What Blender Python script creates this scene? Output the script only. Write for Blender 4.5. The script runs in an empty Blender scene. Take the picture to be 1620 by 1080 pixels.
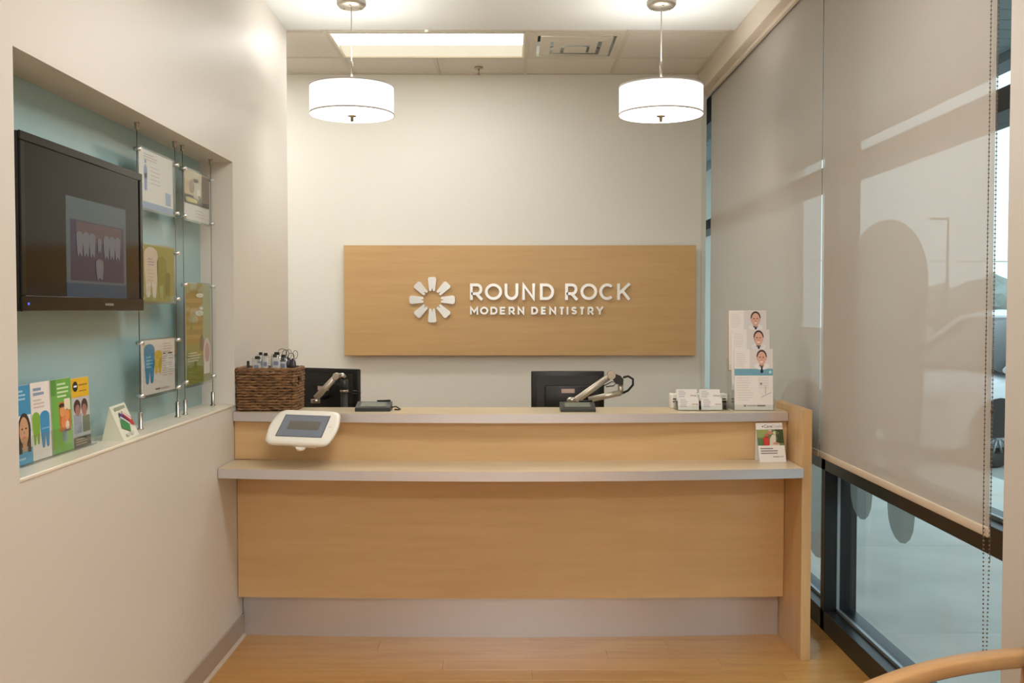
import bpy, bmesh, math, random
from mathutils import Vector, Matrix, Quaternion
random.seed(7)
PI = math.pi
scene = bpy.context.scene
C = scene.collection

# ------------------------------------------------------------------ camera, world, light, exposure
cam_d = bpy.data.cameras.new('camera'); cam = bpy.data.objects.new('camera', cam_d); C.objects.link(cam)
cam_d.sensor_width = 36.0; cam_d.lens = 35.0; cam_d.clip_start = 0.05; cam_d.clip_end = 400
cam.location = (0, 0, 1.6)
cam.rotation_euler = (PI/2 - math.atan(52/1575), 0, -math.atan(4/1575))
scene.camera = cam
vs = scene.view_settings
vs.view_transform = 'Standard'; vs.look = 'None'; vs.gamma = 1.0; vs.use_curve_mapping = False
vs.exposure = 0.08
world = bpy.data.worlds.new('overcast_sky'); scene.world = world; world.use_nodes = True
wn = world.node_tree.nodes; wl = world.node_tree.links
wbg = wn['Background']; wbg.inputs['Color'].default_value = (0.71, 0.92, 1.0, 1); wbg.inputs['Strength'].default_value = 1.6
LAMP_POWER = 1.0          # common factor for the interior lamps
WARM = (1.0, 1.0, 0.99)

# ------------------------------------------------------------------ materials
def lin(c):
    return tuple((v/255/12.92 if v/255 <= .04045 else ((v/255+.055)/1.055)**2.4) for v in c)
MATS = {}
def mat(name, rgb, rough=.5, metal=0., spec=.5, emit=None, estr=0., bump=0., bscale=60., var=0., vscale=3., stretch=(1,1,1), coat=0.):
    if name in MATS: return MATS[name]
    m = bpy.data.materials.new(name); m.use_nodes = True; MATS[name] = m
    nt = m.node_tree; b = nt.nodes['Principled BSDF']
    col = lin(rgb)
    b.inputs['Base Color'].default_value = (*col, 1)
    b.inputs['Roughness'].default_value = rough; b.inputs['Metallic'].default_value = metal
    b.inputs['Specular IOR Level'].default_value = spec
    b.inputs['Coat Weight'].default_value = coat; b.inputs['Coat Roughness'].default_value = .1
    if emit: b.inputs['Emission Color'].default_value = (*lin(emit), 1); b.inputs['Emission Strength'].default_value = estr
    if bump or var:
        tc = nt.nodes.new('ShaderNodeTexCoord'); mp = nt.nodes.new('ShaderNodeMapping'); mp.inputs['Scale'].default_value = stretch
        nt.links.new(tc.outputs['Object'], mp.inputs['Vector'])
    if bump:
        n = nt.nodes.new('ShaderNodeTexNoise'); n.inputs['Scale'].default_value = bscale; n.inputs['Detail'].default_value = 3
        bp = nt.nodes.new('ShaderNodeBump'); bp.inputs['Strength'].default_value = bump; bp.inputs['Distance'].default_value = .004
        nt.links.new(mp.outputs['Vector'], n.inputs['Vector']); nt.links.new(n.outputs['Fac'], bp.inputs['Height']); nt.links.new(bp.outputs['Normal'], b.inputs['Normal'])
    if var:
        n = nt.nodes.new('ShaderNodeTexNoise'); n.inputs['Scale'].default_value = vscale; n.inputs['Detail'].default_value = 5
        nt.links.new(mp.outputs['Vector'], n.inputs['Vector'])
        r = nt.nodes.new('ShaderNodeValToRGB')
        r.color_ramp.elements[0].position = .3; r.color_ramp.elements[1].position = .7
        r.color_ramp.elements[0].color = (*[v*(1-var) for v in col], 1); r.color_ramp.elements[1].color = (*[min(1, v*(1+var)) for v in col], 1)
        nt.links.new(n.outputs['Fac'], r.inputs['Fac']); nt.links.new(r.outputs['Color'], b.inputs['Base Color'])
    return m

def wood(name, a, b_, rough=.35, stretch=(1.2, 9, 9), scale=2.2, rnd=0., coat=0.):
    """maple-like laminate: long soft streaks plus fine pores along local X"""
    m = bpy.data.materials.new(name); m.use_nodes = True; MATS[name] = m
    nt = m.node_tree; L = nt.links; b = nt.nodes['Principled BSDF']
    tc = nt.nodes.new('ShaderNodeTexCoord'); mp = nt.nodes.new('ShaderNodeMapping'); mp.inputs['Scale'].default_value = stretch
    L.new(tc.outputs['Object'], mp.inputs['Vector'])
    vec = mp.outputs['Vector']
    oi = nt.nodes.new('ShaderNodeObjectInfo')
    if rnd:
        ad = nt.nodes.new('ShaderNodeVectorMath'); ad.operation = 'ADD'
        mu = nt.nodes.new('ShaderNodeMath'); mu.operation = 'MULTIPLY'; mu.inputs[1].default_value = 40
        L.new(oi.outputs['Random'], mu.inputs[0]); L.new(vec, ad.inputs[0]); L.new(mu.outputs[0], ad.inputs[1]); vec = ad.outputs[0]
    n1 = nt.nodes.new('ShaderNodeTexNoise'); n1.inputs['Scale'].default_value = scale; n1.inputs['Detail'].default_value = 4; n1.inputs['Distortion'].default_value = .6
    L.new(vec, n1.inputs['Vector'])
    n2 = nt.nodes.new('ShaderNodeTexNoise'); n2.inputs['Scale'].default_value = scale*9; n2.inputs['Detail'].default_value = 3
    L.new(vec, n2.inputs['Vector'])
    mx = nt.nodes.new('ShaderNodeMath'); mx.operation = 'MULTIPLY_ADD'; mx.inputs[1].default_value = .25
    L.new(n2.outputs['Fac'], mx.inputs[0]); L.new(n1.outputs['Fac'], mx.inputs[2])
    src = mx.outputs[0]
    if rnd:
        m2 = nt.nodes.new('ShaderNodeMath'); m2.operation = 'MULTIPLY_ADD'; m2.inputs[1].default_value = rnd
        L.new(oi.outputs['Random'], m2.inputs[0]); L.new(src, m2.inputs[2]); src = m2.outputs[0]
    r = nt.nodes.new('ShaderNodeValToRGB'); r.color_ramp.elements[0].position = .4; r.color_ramp.elements[1].position = .85
    r.color_ramp.elements[0].color = (*lin(a), 1); r.color_ramp.elements[1].color = (*lin(b_), 1)
    L.new(src, r.inputs['Fac']); L.new(r.outputs['Color'], b.inputs['Base Color'])
    b.inputs['Roughness'].default_value = rough; b.inputs['Coat Weight'].default_value = coat; b.inputs['Coat Roughness'].default_value = .15
    return m

def clear(name, tint=(1, 1, 1), refl=1.0, rough=0.0):
    """thin clear sheet: tinted transparency with a Fresnel reflection"""
    m = bpy.data.materials.new(name); m.use_nodes = True; MATS[name] = m
    nt = m.node_tree; L = nt.links; nt.nodes.remove(nt.nodes['Principled BSDF'])
    out = nt.nodes['Material Output']
    t = nt.nodes.new('ShaderNodeBsdfTransparent'); t.inputs['Color'].default_value = (*tint, 1)
    g = nt.nodes.new('ShaderNodeBsdfGlossy'); g.inputs['Roughness'].default_value = rough
    ge = nt.nodes.new('ShaderNodeNewGeometry'); dt = nt.nodes.new('ShaderNodeVectorMath'); dt.operation = 'DOT_PRODUCT'
    L.new(ge.outputs['Normal'], dt.inputs[0]); L.new(ge.outputs['Incoming'], dt.inputs[1])
    def mth(op, a, b_=0., c_=0.):
        n = nt.nodes.new('ShaderNodeMath'); n.operation = op
        for i, q in enumerate((a, b_, c_)):
            if isinstance(q, (int, float)): n.inputs[i].default_value = q
            else: L.new(q, n.inputs[i])
        return n.outputs[0]
    cs = mth('ABSOLUTE', dt.outputs['Value']); sch = mth('MULTIPLY_ADD', mth('POWER', mth('SUBTRACT', 1.0, cs), 5.0), .965, .035)   # Schlick
    mu = nt.nodes.new('ShaderNodeMath'); mu.operation = 'MULTIPLY'; mu.inputs[1].default_value = refl; mu.use_clamp = True
    x = nt.nodes.new('ShaderNodeMixShader')
    L.new(sch, mu.inputs[0]); L.new(mu.outputs[0], x.inputs[0]); L.new(t.outputs[0], x.inputs[1]); L.new(g.outputs[0], x.inputs[2]); L.new(x.outputs[0], out.inputs['Surface'])
    return m

def screen_cloth(name, rgb, open_, trans):
    """woven solar screen: diffuse cloth, some light passing through, small open weave"""
    m = bpy.data.materials.new(name); m.use_nodes = True; MATS[name] = m
    nt = m.node_tree; L = nt.links; nt.nodes.remove(nt.nodes['Principled BSDF'])
    out = nt.nodes['Material Output']
    d = nt.nodes.new('ShaderNodeBsdfDiffuse'); d.inputs['Color'].default_value = (*lin(rgb), 1)
    tl = nt.nodes.new('ShaderNodeBsdfTranslucent'); tl.inputs['Color'].default_value = (*lin(rgb), 1)
    tr = nt.nodes.new('ShaderNodeBsdfTransparent')
    a = nt.nodes.new('ShaderNodeMixShader'); a.inputs[0].default_value = trans
    b = nt.nodes.new('ShaderNodeMixShader'); b.inputs[0].default_value = open_
    L.new(d.outputs[0], a.inputs[1]); L.new(tl.outputs[0], a.inputs[2]); L.new(a.outputs[0], b.inputs[1]); L.new(tr.outputs[0], b.inputs[2]); L.new(b.outputs[0], out.inputs['Surface'])
    return m

def glow(name, rgb, strength):
    m = bpy.data.materials.new(name); m.use_nodes = True; MATS[name] = m
    b = m.node_tree.nodes['Principled BSDF']; b.inputs['Base Color'].default_value = (.9, .9, .9, 1); b.inputs['Roughness'].default_value = .6
    b.inputs['Emission Color'].default_value = (*rgb, 1); b.inputs['Emission Strength'].default_value = strength
    return m

WALL = mat('wall_paint', (222, 216, 206), .42, bump=.04, bscale=220)
WALLB = mat('back_wall_paint', (222, 220, 210), .62, bump=.03, bscale=220)
CEIL = mat('ceiling_paint', (230, 234, 232), .8)
TILE = mat('mineral_tile', (218, 213, 203), .9, bump=.25, bscale=160, var=.03, vscale=90)
TBAR = mat('grid_enamel', (205, 198, 184), .5)
BASEB = mat('vinyl_base', (176, 160, 144), .45)
MAPLE = wood('maple_laminate', (209, 170, 120), (217, 180, 131), .36, stretch=(1.0, 13, 13))
MAPLE_V = wood('maple_laminate_upright', (196, 154, 104), (208, 170, 120), .36, stretch=(9, 9, 1.2))
MAPLE_SIGN = wood('maple_sign_board', (194, 155, 103), (202, 164, 112), .4, stretch=(1.0, 13, 13))
PLANKM = wood('maple_floor_plank', (184, 130, 64), (200, 150, 84), .32, stretch=(1.2, 10, 4), rnd=.18, coat=.15)
PALE = wood('pale_counter_laminate', (206, 186, 152), (220, 203, 172), .3)
ARMWOOD = wood('bent_beech', (196, 148, 98), (216, 170, 118), .35)
ALU = mat('brushed_aluminium', (214, 210, 212), .3, metal=.62, bump=.05, bscale=30, stretch=(1, 1, 120))
ALU2 = mat('sign_metal', (222, 222, 220), .28, metal=1.0)
NICKEL = mat('satin_nickel', (180, 172, 160), .25, metal=1.0)
STEEL = mat('steel_wire', (120, 116, 108), .35, metal=1.0)
BLACKF = mat('black_frame', (24, 21, 20), .35, spec=.4)
GREYF = mat('grey_glazing_bead', (150, 158, 162), .35, metal=.6)
BLUEP = mat('blue_back_panel', (160, 190, 190), .12, spec=.5)
BLK = mat('black_plastic', (22, 21, 20), .38)
BLK2 = mat('black_gloss', (8, 8, 8), .12)
DKG = mat('charcoal_plastic', (44, 43, 38), .4)
WHT = mat('white_plastic', (236, 228, 214), .3)
PAPER = mat('white_paper', (236, 230, 224), .6)
SILVER = mat('silver_arm', (196, 186, 168), .35, metal=.55)
GLASS = clear('window_glass', (.95, .975, .975), .6)
ACRYL = clear('clear_acrylic', (.95, .965, .96), .8, .02)
DECAL = screen_cloth('grey_window_film', (132, 136, 132), .12, .55)
BLIND = screen_cloth('beige_screen_cloth', (206, 196, 183), .36, .2)
BLINDBAR = mat('beige_hem_bar', (198, 180, 158), .55)
CONC = mat('pavement_concrete', (222, 221, 214), .85, bump=.2, bscale=40, var=.1, vscale=1.7)
ASPH = mat('parking_asphalt', (172, 172, 168), .9, var=.08, vscale=2)
CANOPY = mat('canopy_board', (118, 132, 136), .6)
CARW = mat('white_car_paint', (232, 234, 236), .2, coat=.6)
CARG = mat('car_glass', (30, 36, 40), .08)
TIRE = mat('tire_rubber', (30, 30, 32), .8)
LEAF = mat('hazed_foliage', (158, 164, 158), .95, var=.2, vscale=.8)  # leaf colour paled and greyed to carry distance haze
WICK = mat('seagrass', (132, 96, 62), .65, var=.62, vscale=30, stretch=(1, 1, 4))
FABRIC = mat('seat_fabric', (92, 88, 80), .9)
SHADE = glow('lamp_shade_linen', (1.0, .965, .93), .93)
DIFF = glow('lamp_diffuser', (1.0, .965, .90), 5.0)
TROF2 = glow('troffer_reflector', (1.0, .94, .74), .62)
TROF2.node_tree.nodes['Principled BSDF'].inputs['Base Color'].default_value = (.5, .47, .38, 1)

# ------------------------------------------------------------------ mesh helpers
ORG = {}
class MB:
    """collects shapes in world coordinates and links them as one mesh object"""
    def __init__(s): s.bm = bmesh.new(); s.mats = []; s.cur = 0
    def use(s, m):
        if m not in s.mats: s.mats.append(m)
        s.cur = s.mats.index(m); return s
    def _fin(s, faces, smooth=False):
        for f in faces: f.material_index = s.cur; f.smooth = smooth
    def box(s, x0, y0, z0, x1, y1, z1, bev=0., M=None, seg=1):
        t = bmesh.new()
        bmesh.ops.create_cube(t, size=1)
        for v in t.verts: v.co = Vector(((x0+x1)/2+v.co.x*(x1-x0), (y0+y1)/2+v.co.y*(y1-y0), (z0+z1)/2+v.co.z*(z1-z0)))
        if bev: bmesh.ops.bevel(t, geom=t.edges[:], offset=bev, segments=seg, affect='EDGES', profile=.5)
        return s.merge(t, M, bev > 0 and seg > 1)
    def merge(s, t, M=None, smooth=False):
        mp = {}
        for v in t.verts: mp[v] = s.bm.verts.new(M @ v.co if M else v.co)
        fs = []
        for f in t.faces:
            try: fs.append(s.bm.faces.new([mp[v] for v in f.verts]))
            except ValueError: pass
        t.free(); s._fin(fs, smooth); return s
    def poly(s, pts):
        s._fin([s.bm.faces.new([s.bm.verts.new(p) for p in pts])]); return s
    def prism(s, pts, off, smooth_sides=False):
        """closed outline (list of 3D points) pushed along vector off"""
        off = Vector(off)
        a = [s.bm.verts.new(p) for p in pts]; b = [s.bm.verts.new(Vector(p)+off) for p in pts]
        n = len(pts)
        caps = [s.bm.faces.new(a[::-1]), s.bm.faces.new(b)]
        sides = [s.bm.faces.new((a[i], a[(i+1) % n], b[(i+1) % n], b[i])) for i in range(n)]
        s._fin(caps); s._fin(sides, smooth_sides); return s
    def tube(s, pts, r, n=8, closed=False, cap=True):
        pts = [Vector(p) for p in pts]; N = len(pts)
        rs = r if isinstance(r, (list, tuple)) else [r]*N
        rings = []; up = None
        for i, p in enumerate(pts):
            if closed: d = pts[(i+1) % N]-pts[i-1]
            else: d = pts[min(i+1, N-1)]-pts[max(i-1, 0)]
            d.normalize()
            if up is None: up = Vector((0, 0, 1)) if abs(d.z) < .9 else Vector((1, 0, 0))
            u = d.cross(up)
            if u.length < 1e-4: u = d.cross(Vector((1, .3, 0)))
            u.normalize(); w = u.cross(d); up = w
            rings.append([s.bm.verts.new(p+(u*math.cos(2*PI*k/n)+w*math.sin(2*PI*k/n))*rs[i]) for k in range(n)])
        fs = []
        for i in range(N if closed else N-1):
            a, b = rings[i], rings[(i+1) % N]
            for k in range(n): fs.append(s.bm.faces.new((a[k], a[(k+1) % n], b[(k+1) % n], b[k])))
        s._fin(fs, True)
        if cap and not closed: s._fin([s.bm.faces.new(rings[0][::-1]), s.bm.faces.new(rings[-1])])
        return s
    def cyl(s, a, b, r, n=20, r2=None):
        return s.tube([a, b], [r, r if r2 is None else r2], n)
    def lathe(s, prof, c, n=40, axis='z', close=False):
        """profile of (radius, height) turned about a vertical (or x / y) axis through c"""
        c = Vector(c); rings = []
        for r, h in prof:
            ring = []
            for k in range(n):
                a = 2*PI*k/n; q = Vector((r*math.cos(a), r*math.sin(a), h))
                if axis == 'y': q = Vector((q.x, -q.z, q.y))
                if axis == 'x': q = Vector((q.z, q.x, q.y))
                ring.append(s.bm.verts.new(c+q))
            rings.append(ring)
        fs = []
        for i in range(len(rings)-1 + (1 if close else 0)):
            a, b = rings[i], rings[(i+1) % len(rings)]
            for k in range(n): fs.append(s.bm.faces.new((a[k], a[(k+1) % n], b[(k+1) % n], b[k])))
        s._fin(fs, True)
        if not close:
            for ring in (rings[0], rings[-1]): s._fin([s.bm.faces.new(ring)])
        return s
    def build(s, name, parent=None, origin=None, label=None):
        bmesh.ops.recalc_face_normals(s.bm, faces=s.bm.faces[:])
        if parent is not None: o0 = ORG[parent.name]; base = o0 if origin is None else Vector(origin)
        else:
            if origin is None:
                xs = [v.co.x for v in s.bm.verts]; ys = [v.co.y for v in s.bm.verts]; zs = [v.co.z for v in s.bm.verts]
                origin = ((min(xs)+max(xs))/2, (min(ys)+max(ys))/2, min(zs))
            base = Vector(origin)
        for v in s.bm.verts: v.co -= base
        me = bpy.data.meshes.new(name); s.bm.to_mesh(me); s.bm.free()
        for m in s.mats: me.materials.append(m)
        o = bpy.data.objects.new(name, me); C.objects.link(o)
        if parent is not None: o.parent = parent; o.location = base - ORG[parent.name]
        else: o.location = base
        ORG[o.name] = base.copy()
        if label: o['label'] = label
        return o

def mb(m): return MB().use(m)
def tag(o, label, cat, group=None):
    o['label'] = label; o['category'] = cat
    if group: o['group'] = group
    return o
def thing(name, label, cat, loc, group=None):
    o = bpy.data.objects.new(name, None); C.objects.link(o); o.location = loc; o.empty_display_size = .1
    ORG[o.name] = Vector(loc); return tag(o, label, cat, group)
def struct(o, label=None, cat=None):
    o['kind'] = 'structure'
    if label: o['label'] = label
    if cat: o['category'] = cat
    return o
def copy_tree(o, delta, parent=None):
    c = o.copy(); C.objects.link(c); c.parent = parent
    if parent is None: c.location = o.location + Vector(delta); ORG[c.name] = ORG[o.name] + Vector(delta)
    else: ORG[c.name] = ORG[parent.name]
    for ch in list(o.children): copy_tree(ch, delta, c)
    return c

# flat print: coloured outlines on a sheet, in sheet units (0..1, 0..1)
def R(x0, y0, x1, y1): return [(x0, y0), (x1, y0), (x1, y1), (x0, y1)]
def EL(cx, cy, rx, ry, n=18): return [(cx+rx*math.cos(2*PI*k/n), cy+ry*math.sin(2*PI*k/n)) for k in range(n)]
def TOOTH(cx, y0, y1, w, leg=.45):
    """tooth silhouette: round crown, two tapering rounded roots"""
    h = y1-y0; hw = w/2; p = []
    for k in range(13):
        a = PI*k/12; p.append((cx+hw*math.cos(a), y1-h*.16+h*.16*math.sin(a)))
    p += [(cx-hw*.97, y0+h*.5), (cx-hw*.72, y0+h*.06), (cx-hw*.6, y0), (cx-hw*.28, y0), (cx-hw*.18, y0+h*.06), (cx, y0+h*leg*.75),
          (cx+hw*.18, y0+h*.06), (cx+hw*.28, y0), (cx+hw*.6, y0), (cx+hw*.72, y0+h*.06), (cx+hw*.97, y0+h*.5)]
    return p
def LINES(x0, y1, w, n, dy, t, seed=1):
    rr = random.Random(seed); return [R(x0, y1-i*dy-t, x0+w*rr.uniform(.65, 1), y1-i*dy) for i in range(n)]
def printed(name, parent, o, U, V, shapes, step=.00025, start=.0004):
    """o: lower-left corner, U/V: full-width and full-height vectors; each shape (rgb, outline)"""
    o, U, V = Vector(o), Vector(U), Vector(V); N = U.cross(V).normalized(); b = MB(); lay = 0
    for rgb, pts in shapes:
        if rgb is None: lay += 1; continue
        b.use(mat('ink_%d_%d_%d' % rgb, rgb, .5))
        off = N*(start+step*lay)
        b.poly([o+U*x+V*y+off for x, y in pts])
    return b.build(name, parent)

# ------------------------------------------------------------------ the setting
XL, YW, ZC = -1.309, 7.08, 3.24
# floor: screed plus separate planks
fl = struct(mb(mat('floor_screed', (120, 84, 44), .7)).box(-3.6, -3, -.12, 1.58, 9.2, -.008).build('floor'), 'maple wood plank floor', 'floor')
pm = {}
rows = [(-3 + i*.127) for i in range(97)]
def plank(x0, x1, y0):
    key = round(x1-x0, 3)
    if key not in pm:
        b = mb(PLANKM).box(-key/2, -.0631, -.008, key/2, .0631, 0, .0006); o = b.build('plank', fl, origin=(0, 0, 0)); pm[key] = o.data
    else:
        o = bpy.data.objects.new('plank', pm[key]); C.objects.link(o); o.parent = fl
    o.location = Vector(((x0+x1)/2, y0+.0635, 0)) - ORG['floor']
for i, y0 in enumerate(rows):
    if y0 < 1.5 or y0 > 5.9: continue
    xs = [XL-.2, [-.62, .1, -.3, .45][i % 4], [.75, 1.2, .95, 1.45][i % 4], 1.56]
    xs = [round(v, 2) for v in xs]
    for a, b_ in zip(xs[:-1], xs[1:]):
        if b_-a > .05: plank(a+.0004, b_-.0004, y0)
mb(PLANKM).box(-3.6, -3, -.008, 1.56, rows[36], 0).box(-3.6, rows[71], -.008, 1.56, 9.2, 0).build('plank_field', fl)['kind'] = 'stuff'

# left wall with the display niche
b = mb(WALL)
NY0, NY1, NZ0, NZ1, NX = 2.65, 4.735, 1.146, 2.292, -1.466
b.box(-1.62, -3, 0, XL, NY0, 3.6).box(-1.62, NY1, 0, XL, 5.9, 3.6).box(-1.62, NY0, 0, XL, NY1, NZ0-.012).box(-1.62, NY0, NZ1, XL, NY1, 3.6).box(-1.62, NY0, NZ0-.012, NX-.01, NY1, NZ1)
wl_ = struct(b.build('wall_left'), 'cream painted side wall with a recessed display niche', 'wall')
mb(BLUEP).box(NX-.01, NY0, NZ0, NX, NY1, NZ1).build('niche_panel', wl_, label='pale blue glossy back panel of the niche')
mb(mat('niche_sill_enamel', (232, 222, 202), .25)).box(NX-.01, NY0, NZ0-.012, XL+.003, NY1, NZ0, .003).build('niche_sill', wl_)
bb = struct(mb(BASEB).box(XL, -3, .012, XL+.008, 4.84, .108, .002).build('baseboard_left'), 'taupe vinyl baseboard along the niche wall', 'baseboard')
mb(mat('base_toe', (206, 190, 170), .4)).prism([(XL, -3, 0), (XL+.02, -3, 0), (XL+.018, -3, .006), (XL, -3, .014)], (0, 7.84, 0)).build('toe', bb)

# back wall, runs on to the left behind the niche wall
wb = struct(mb(WALLB).box(-3.6, YW, 0, 1.36, YW+.12, 3.6).build('wall_back'), 'pale greige wall behind the reception desk', 'wall')
struct(mb(mat('end_cap', (205, 203, 190), .4)).box(1.36, YW-.006, 0, 1.392, YW+.126, 3.3).build('trim_1'), 'pale end cap where the back wall stops short of the glass', 'trim')
struct(mb(WALL).box(-3.72, 5.9, 0, -3.6, 9.2, 3.6).box(-3.6, 5.78, 0, -1.62, 5.9, 3.6).build('wall_side'))
struct(mb(WALL).box(-1.6, -3.12, 0, -.55, -3, 3.6).box(.45, -3.12, 0, 1.8, -3, 3.6).box(-.55, -3.12, 2.15, .45, -3, 3.6).build('wall_front'))
dr = bpy.data.objects.new('added_door_1', None); C.objects.link(dr); dr.location = (-.05, -3.06, 0); ORG['added_door_1'] = Vector(dr.location); struct(dr, 'added black framed glass door behind the camera, for bright reflections', 'door')  # unseen door added to let daylight in and give metal highlights
mb(BLACKF).box(-.55, -3.09, 0, -.49, -3.03, 2.15).box(.39, -3.09, 0, .45, -3.03, 2.15).box(-.49, -3.09, 2.09, .39, -3.03, 2.15).box(-.49, -3.09, 0, .39, -3.03, .2).build('frame', dr)
mb(GLASS).box(-.49, -3.063, .2, .39, -3.057, 2.09).build('pane', dr)
mb(NICKEL).cyl((.33, -2.98, .9), (.33, -2.98, 1.3), .012).cyl((.33, -2.98, .95), (.40, -3.03, .95), .008).cyl((.33, -2.98, 1.25), (.40, -3.03, 1.25), .008).build('handle', dr)
struct(mb(WALL).box(-3.72, 9.2, 0, 1.75, 9.3, 3.6).build('wall_far'))
struct(mb(mat('pier_paint', (200, 192, 181), .45)).box(1.42, -3, 0, 1.8, 2.845, 3.6, .004).build('wall_right'), 'beige painted pier beside the window blinds', 'wall')

# plain drywall ceiling over the lobby, then the tile grid behind
ce = struct(mb(CEIL).box(-1.62, -3, ZC, 1.33, 5.92, 3.6).box(-3.7, 5.92, 3.45, 1.8, 9.3, 3.6).box(1.33, -3, 3.25, 1.8, 9.3, 3.6).build('ceiling'), 'white drywall ceiling with a lay-in tile grid behind it', 'ceiling')
ZT = 3.25
tx = [-3.6, -3.52, -2.915, -2.31, -1.705, -1.10, -.495, .11, .715, 1.32]
ty = [5.93, 6.01, 6.62, YW]
hole = {(5, 1), (6, 1), (7, 1), (2, 1), (3, 1)}
# T-bars
for x in tx[1:]: mb(TBAR).box(x-.012, 6.61 if (abs(x+.495) < .01 or abs(x+2.31) < .01) else 5.93, ZT-.003, x+.012, YW, ZT+.02).build('grid_bar', ce)
for y in ty[1:3]: mb(TBAR).box(-3.6, y-.012, ZT-.0025, 1.33, y+.012, ZT+.02).build('grid_bar', ce)
mb(TBAR).box(-3.6, YW-.02, ZT-.002, 1.33, YW, ZT+.02).build('grid_bar', ce)
tmesh = {}
for i in range(len(tx)-1):
    for j in range(3):
        if (i, j) in hole: continue
        w, d = tx[i+1]-tx[i]-.022, ty[j+1]-ty[j]-.022
        if w < .02: continue
        k = (round(w, 3), round(d, 3)); cx, cy = (tx[i]+tx[i+1])/2, (ty[j]+ty[j+1])/2
        if k not in tmesh:
            o = mb(TILE).box(-w/2, -d/2, 0, w/2, d/2, .016).build('ceiling_tile', ce, origin=(0, 0, 0)); tmesh[k] = o.data
        else:
            o = bpy.data.objects.new('ceiling_tile', tmesh[k]); C.objects.link(o); o.parent = ce
        o.location = Vector((cx, cy, ZT+.003)) - ORG['ceiling']

# beam that hides the blind rollers
tr2 = struct(mb(mat('valance_paint', (206, 194, 176), .5)).box(1.33, -3, 3.11, 1.4, 9.2, ZT+.02, .003).box(1.385, -3, 3.09, 1.402, 9.2, 3.11).build('trim_2'), 'beige boxed valance above the window blinds', 'trim')

# storefront window: black frame, two bays
XI, XG, XO = 1.56, 1.665, 1.72
PANES = {}
def bay(name, y0, y1, label):
    w = bpy.data.objects.new(name, None); C.objects.link(w); w.location = (XG, (y0+y1)/2, 0); ORG[name] = Vector(w.location); struct(w, label, 'window')
    f = mb(BLACKF)
    for z0, z1 in ((0, .1), (.80, .895), (2.225, 2.3), (3.05, 3.3)): f.box(XI, y0, z0, XO, y1, z1, .002)
    f.box(XI, y1-.03, 0, XO, y1, 3.3, .002).box(XI, y0, 0, XO, y0+.03, 3.3, .002)
    fr = f.build('frame', w)
    g = mb(GREYF)
    for z0 in (.1, .895, 2.3):
        g.box(XG-.045, y0+.03, z0, XG-.03, y1-.03, z0+.014)
    for y in (y0+.03, y1-.036): g.box(XG-.045, y, .1, XG-.03, y+.006, 3.05)
    g.build('glazing_bead', w)
    for z0, z1 in ((.1, .80), (.895, 2.225), (2.3, 3.05)):
        PANES[(name, z0)] = mb(GLASS).box(XG-.003, y0+.03, z0, XG+.003, y1-.03, z1).build('pane', w)
    return w
w1 = bay('window_1', 2.45, 4.92, 'black framed window bay half covered by the nearer beige blind')
w2 = bay('window_2', 4.92, 9.2, 'black framed window bay beyond the reception desk end panel')
def film(w, cy, z0, z1, wd):
    for za, zb in ((.1, .80), (.895, 2.225)):      # one cut per pane
        t = bmesh.new(); vs_ = [t.verts.new((XG+.0045, cy+wd*x, z0+(z1-z0)*y)) for x, y in TOOTHBIG]; t.faces.new(vs_)
        bmesh.ops.triangulate(t, faces=t.faces[:])
        bmesh.ops.bisect_plane(t, geom=t.verts[:]+t.edges[:]+t.faces[:], plane_co=(0, 0, za), plane_no=(0, 0, -1), clear_outer=True)
        bmesh.ops.bisect_plane(t, geom=t.verts[:]+t.edges[:]+t.faces[:], plane_co=(0, 0, zb), plane_no=(0, 0, 1), clear_outer=True)
        mb(DECAL).merge(t).build('window_film', PANES[(w.name, za)], label='grey translucent tooth-shaped window film')
def bigtooth():
    p = []
    for k in range(25):
        a = PI*k/24; p.append((.5*math.cos(a), .80+.2*math.sin(a)))
    p += [(-.47, .5), (-.40, .12)]
    for k in range(9): a = PI+PI*k/8; p.append((-.245+.15*math.cos(a), .09+.09*math.sin(a)))
    p += [(-.06, .3), (0, .36), (.06, .3)]
    for k in range(9): a = PI+PI*k/8; p.append((.245+.15*math.cos(a), .09+.09*math.sin(a)))
    p += [(.40, .12), (.47, .5)]
    return p
TOOTHBIG = bigtooth()
film(w1, 4.46, .60, 1.995, .98)
film(w2, 5.62, .25, 1.2, .98)

# ------------------------------------------------------------------ roller blinds
def blind(name, y0, y1, zb, label, chain):
    t = thing(name, label, 'blind', (1.42, (y0+y1)/2, zb), 'roller blinds over the storefront windows')
    mb(BLIND).box(1.4195, y0, zb+.028, 1.4205, y1, 3.16).build('cloth', t)
    mb(BLINDBAR).box(1.4135, y0, zb, 1.4265, y1, zb+.03, .004, seg=2).build('hem_bar', t)
    mb(mat('roller_tube', (190, 184, 176), .4)).cyl((1.446, y0, 3.165), (1.446, y1, 3.165), .026).build('roller_tube', t)
    if chain:
        for yy, zlo in ((y0+.015, .585), (y0-.03, .555)):
            bd = mb(mat('bead_chain_metal', (118, 100, 84), .4, metal=.4)); n = int((3.1-zlo)/.0125)
            for k in range(n):
                z = zlo+k*.0125; q = bmesh.new(); bmesh.ops.create_icosphere(q, subdivisions=1, radius=.0031, matrix=Matrix.Translation((1.4095, yy+.012*max(0, 1-(z-zlo)/.5)*(1 if yy < y0 else -1), z))); bd.merge(q, smooth=True)
            bd.cyl((1.4095, yy, zlo+.3), (1.4095, yy, 3.1), .0009, 6)
            bd.build('bead_chain', t)
        mb(mat('chain_joiner', (60, 54, 48), .4)).lathe([(.001, -.009), (.0055, -.003), (.0055, .003), (.001, .009)], (1.4095, y0-.03, 1.30), 10).build('chain_joiner', t)
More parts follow.
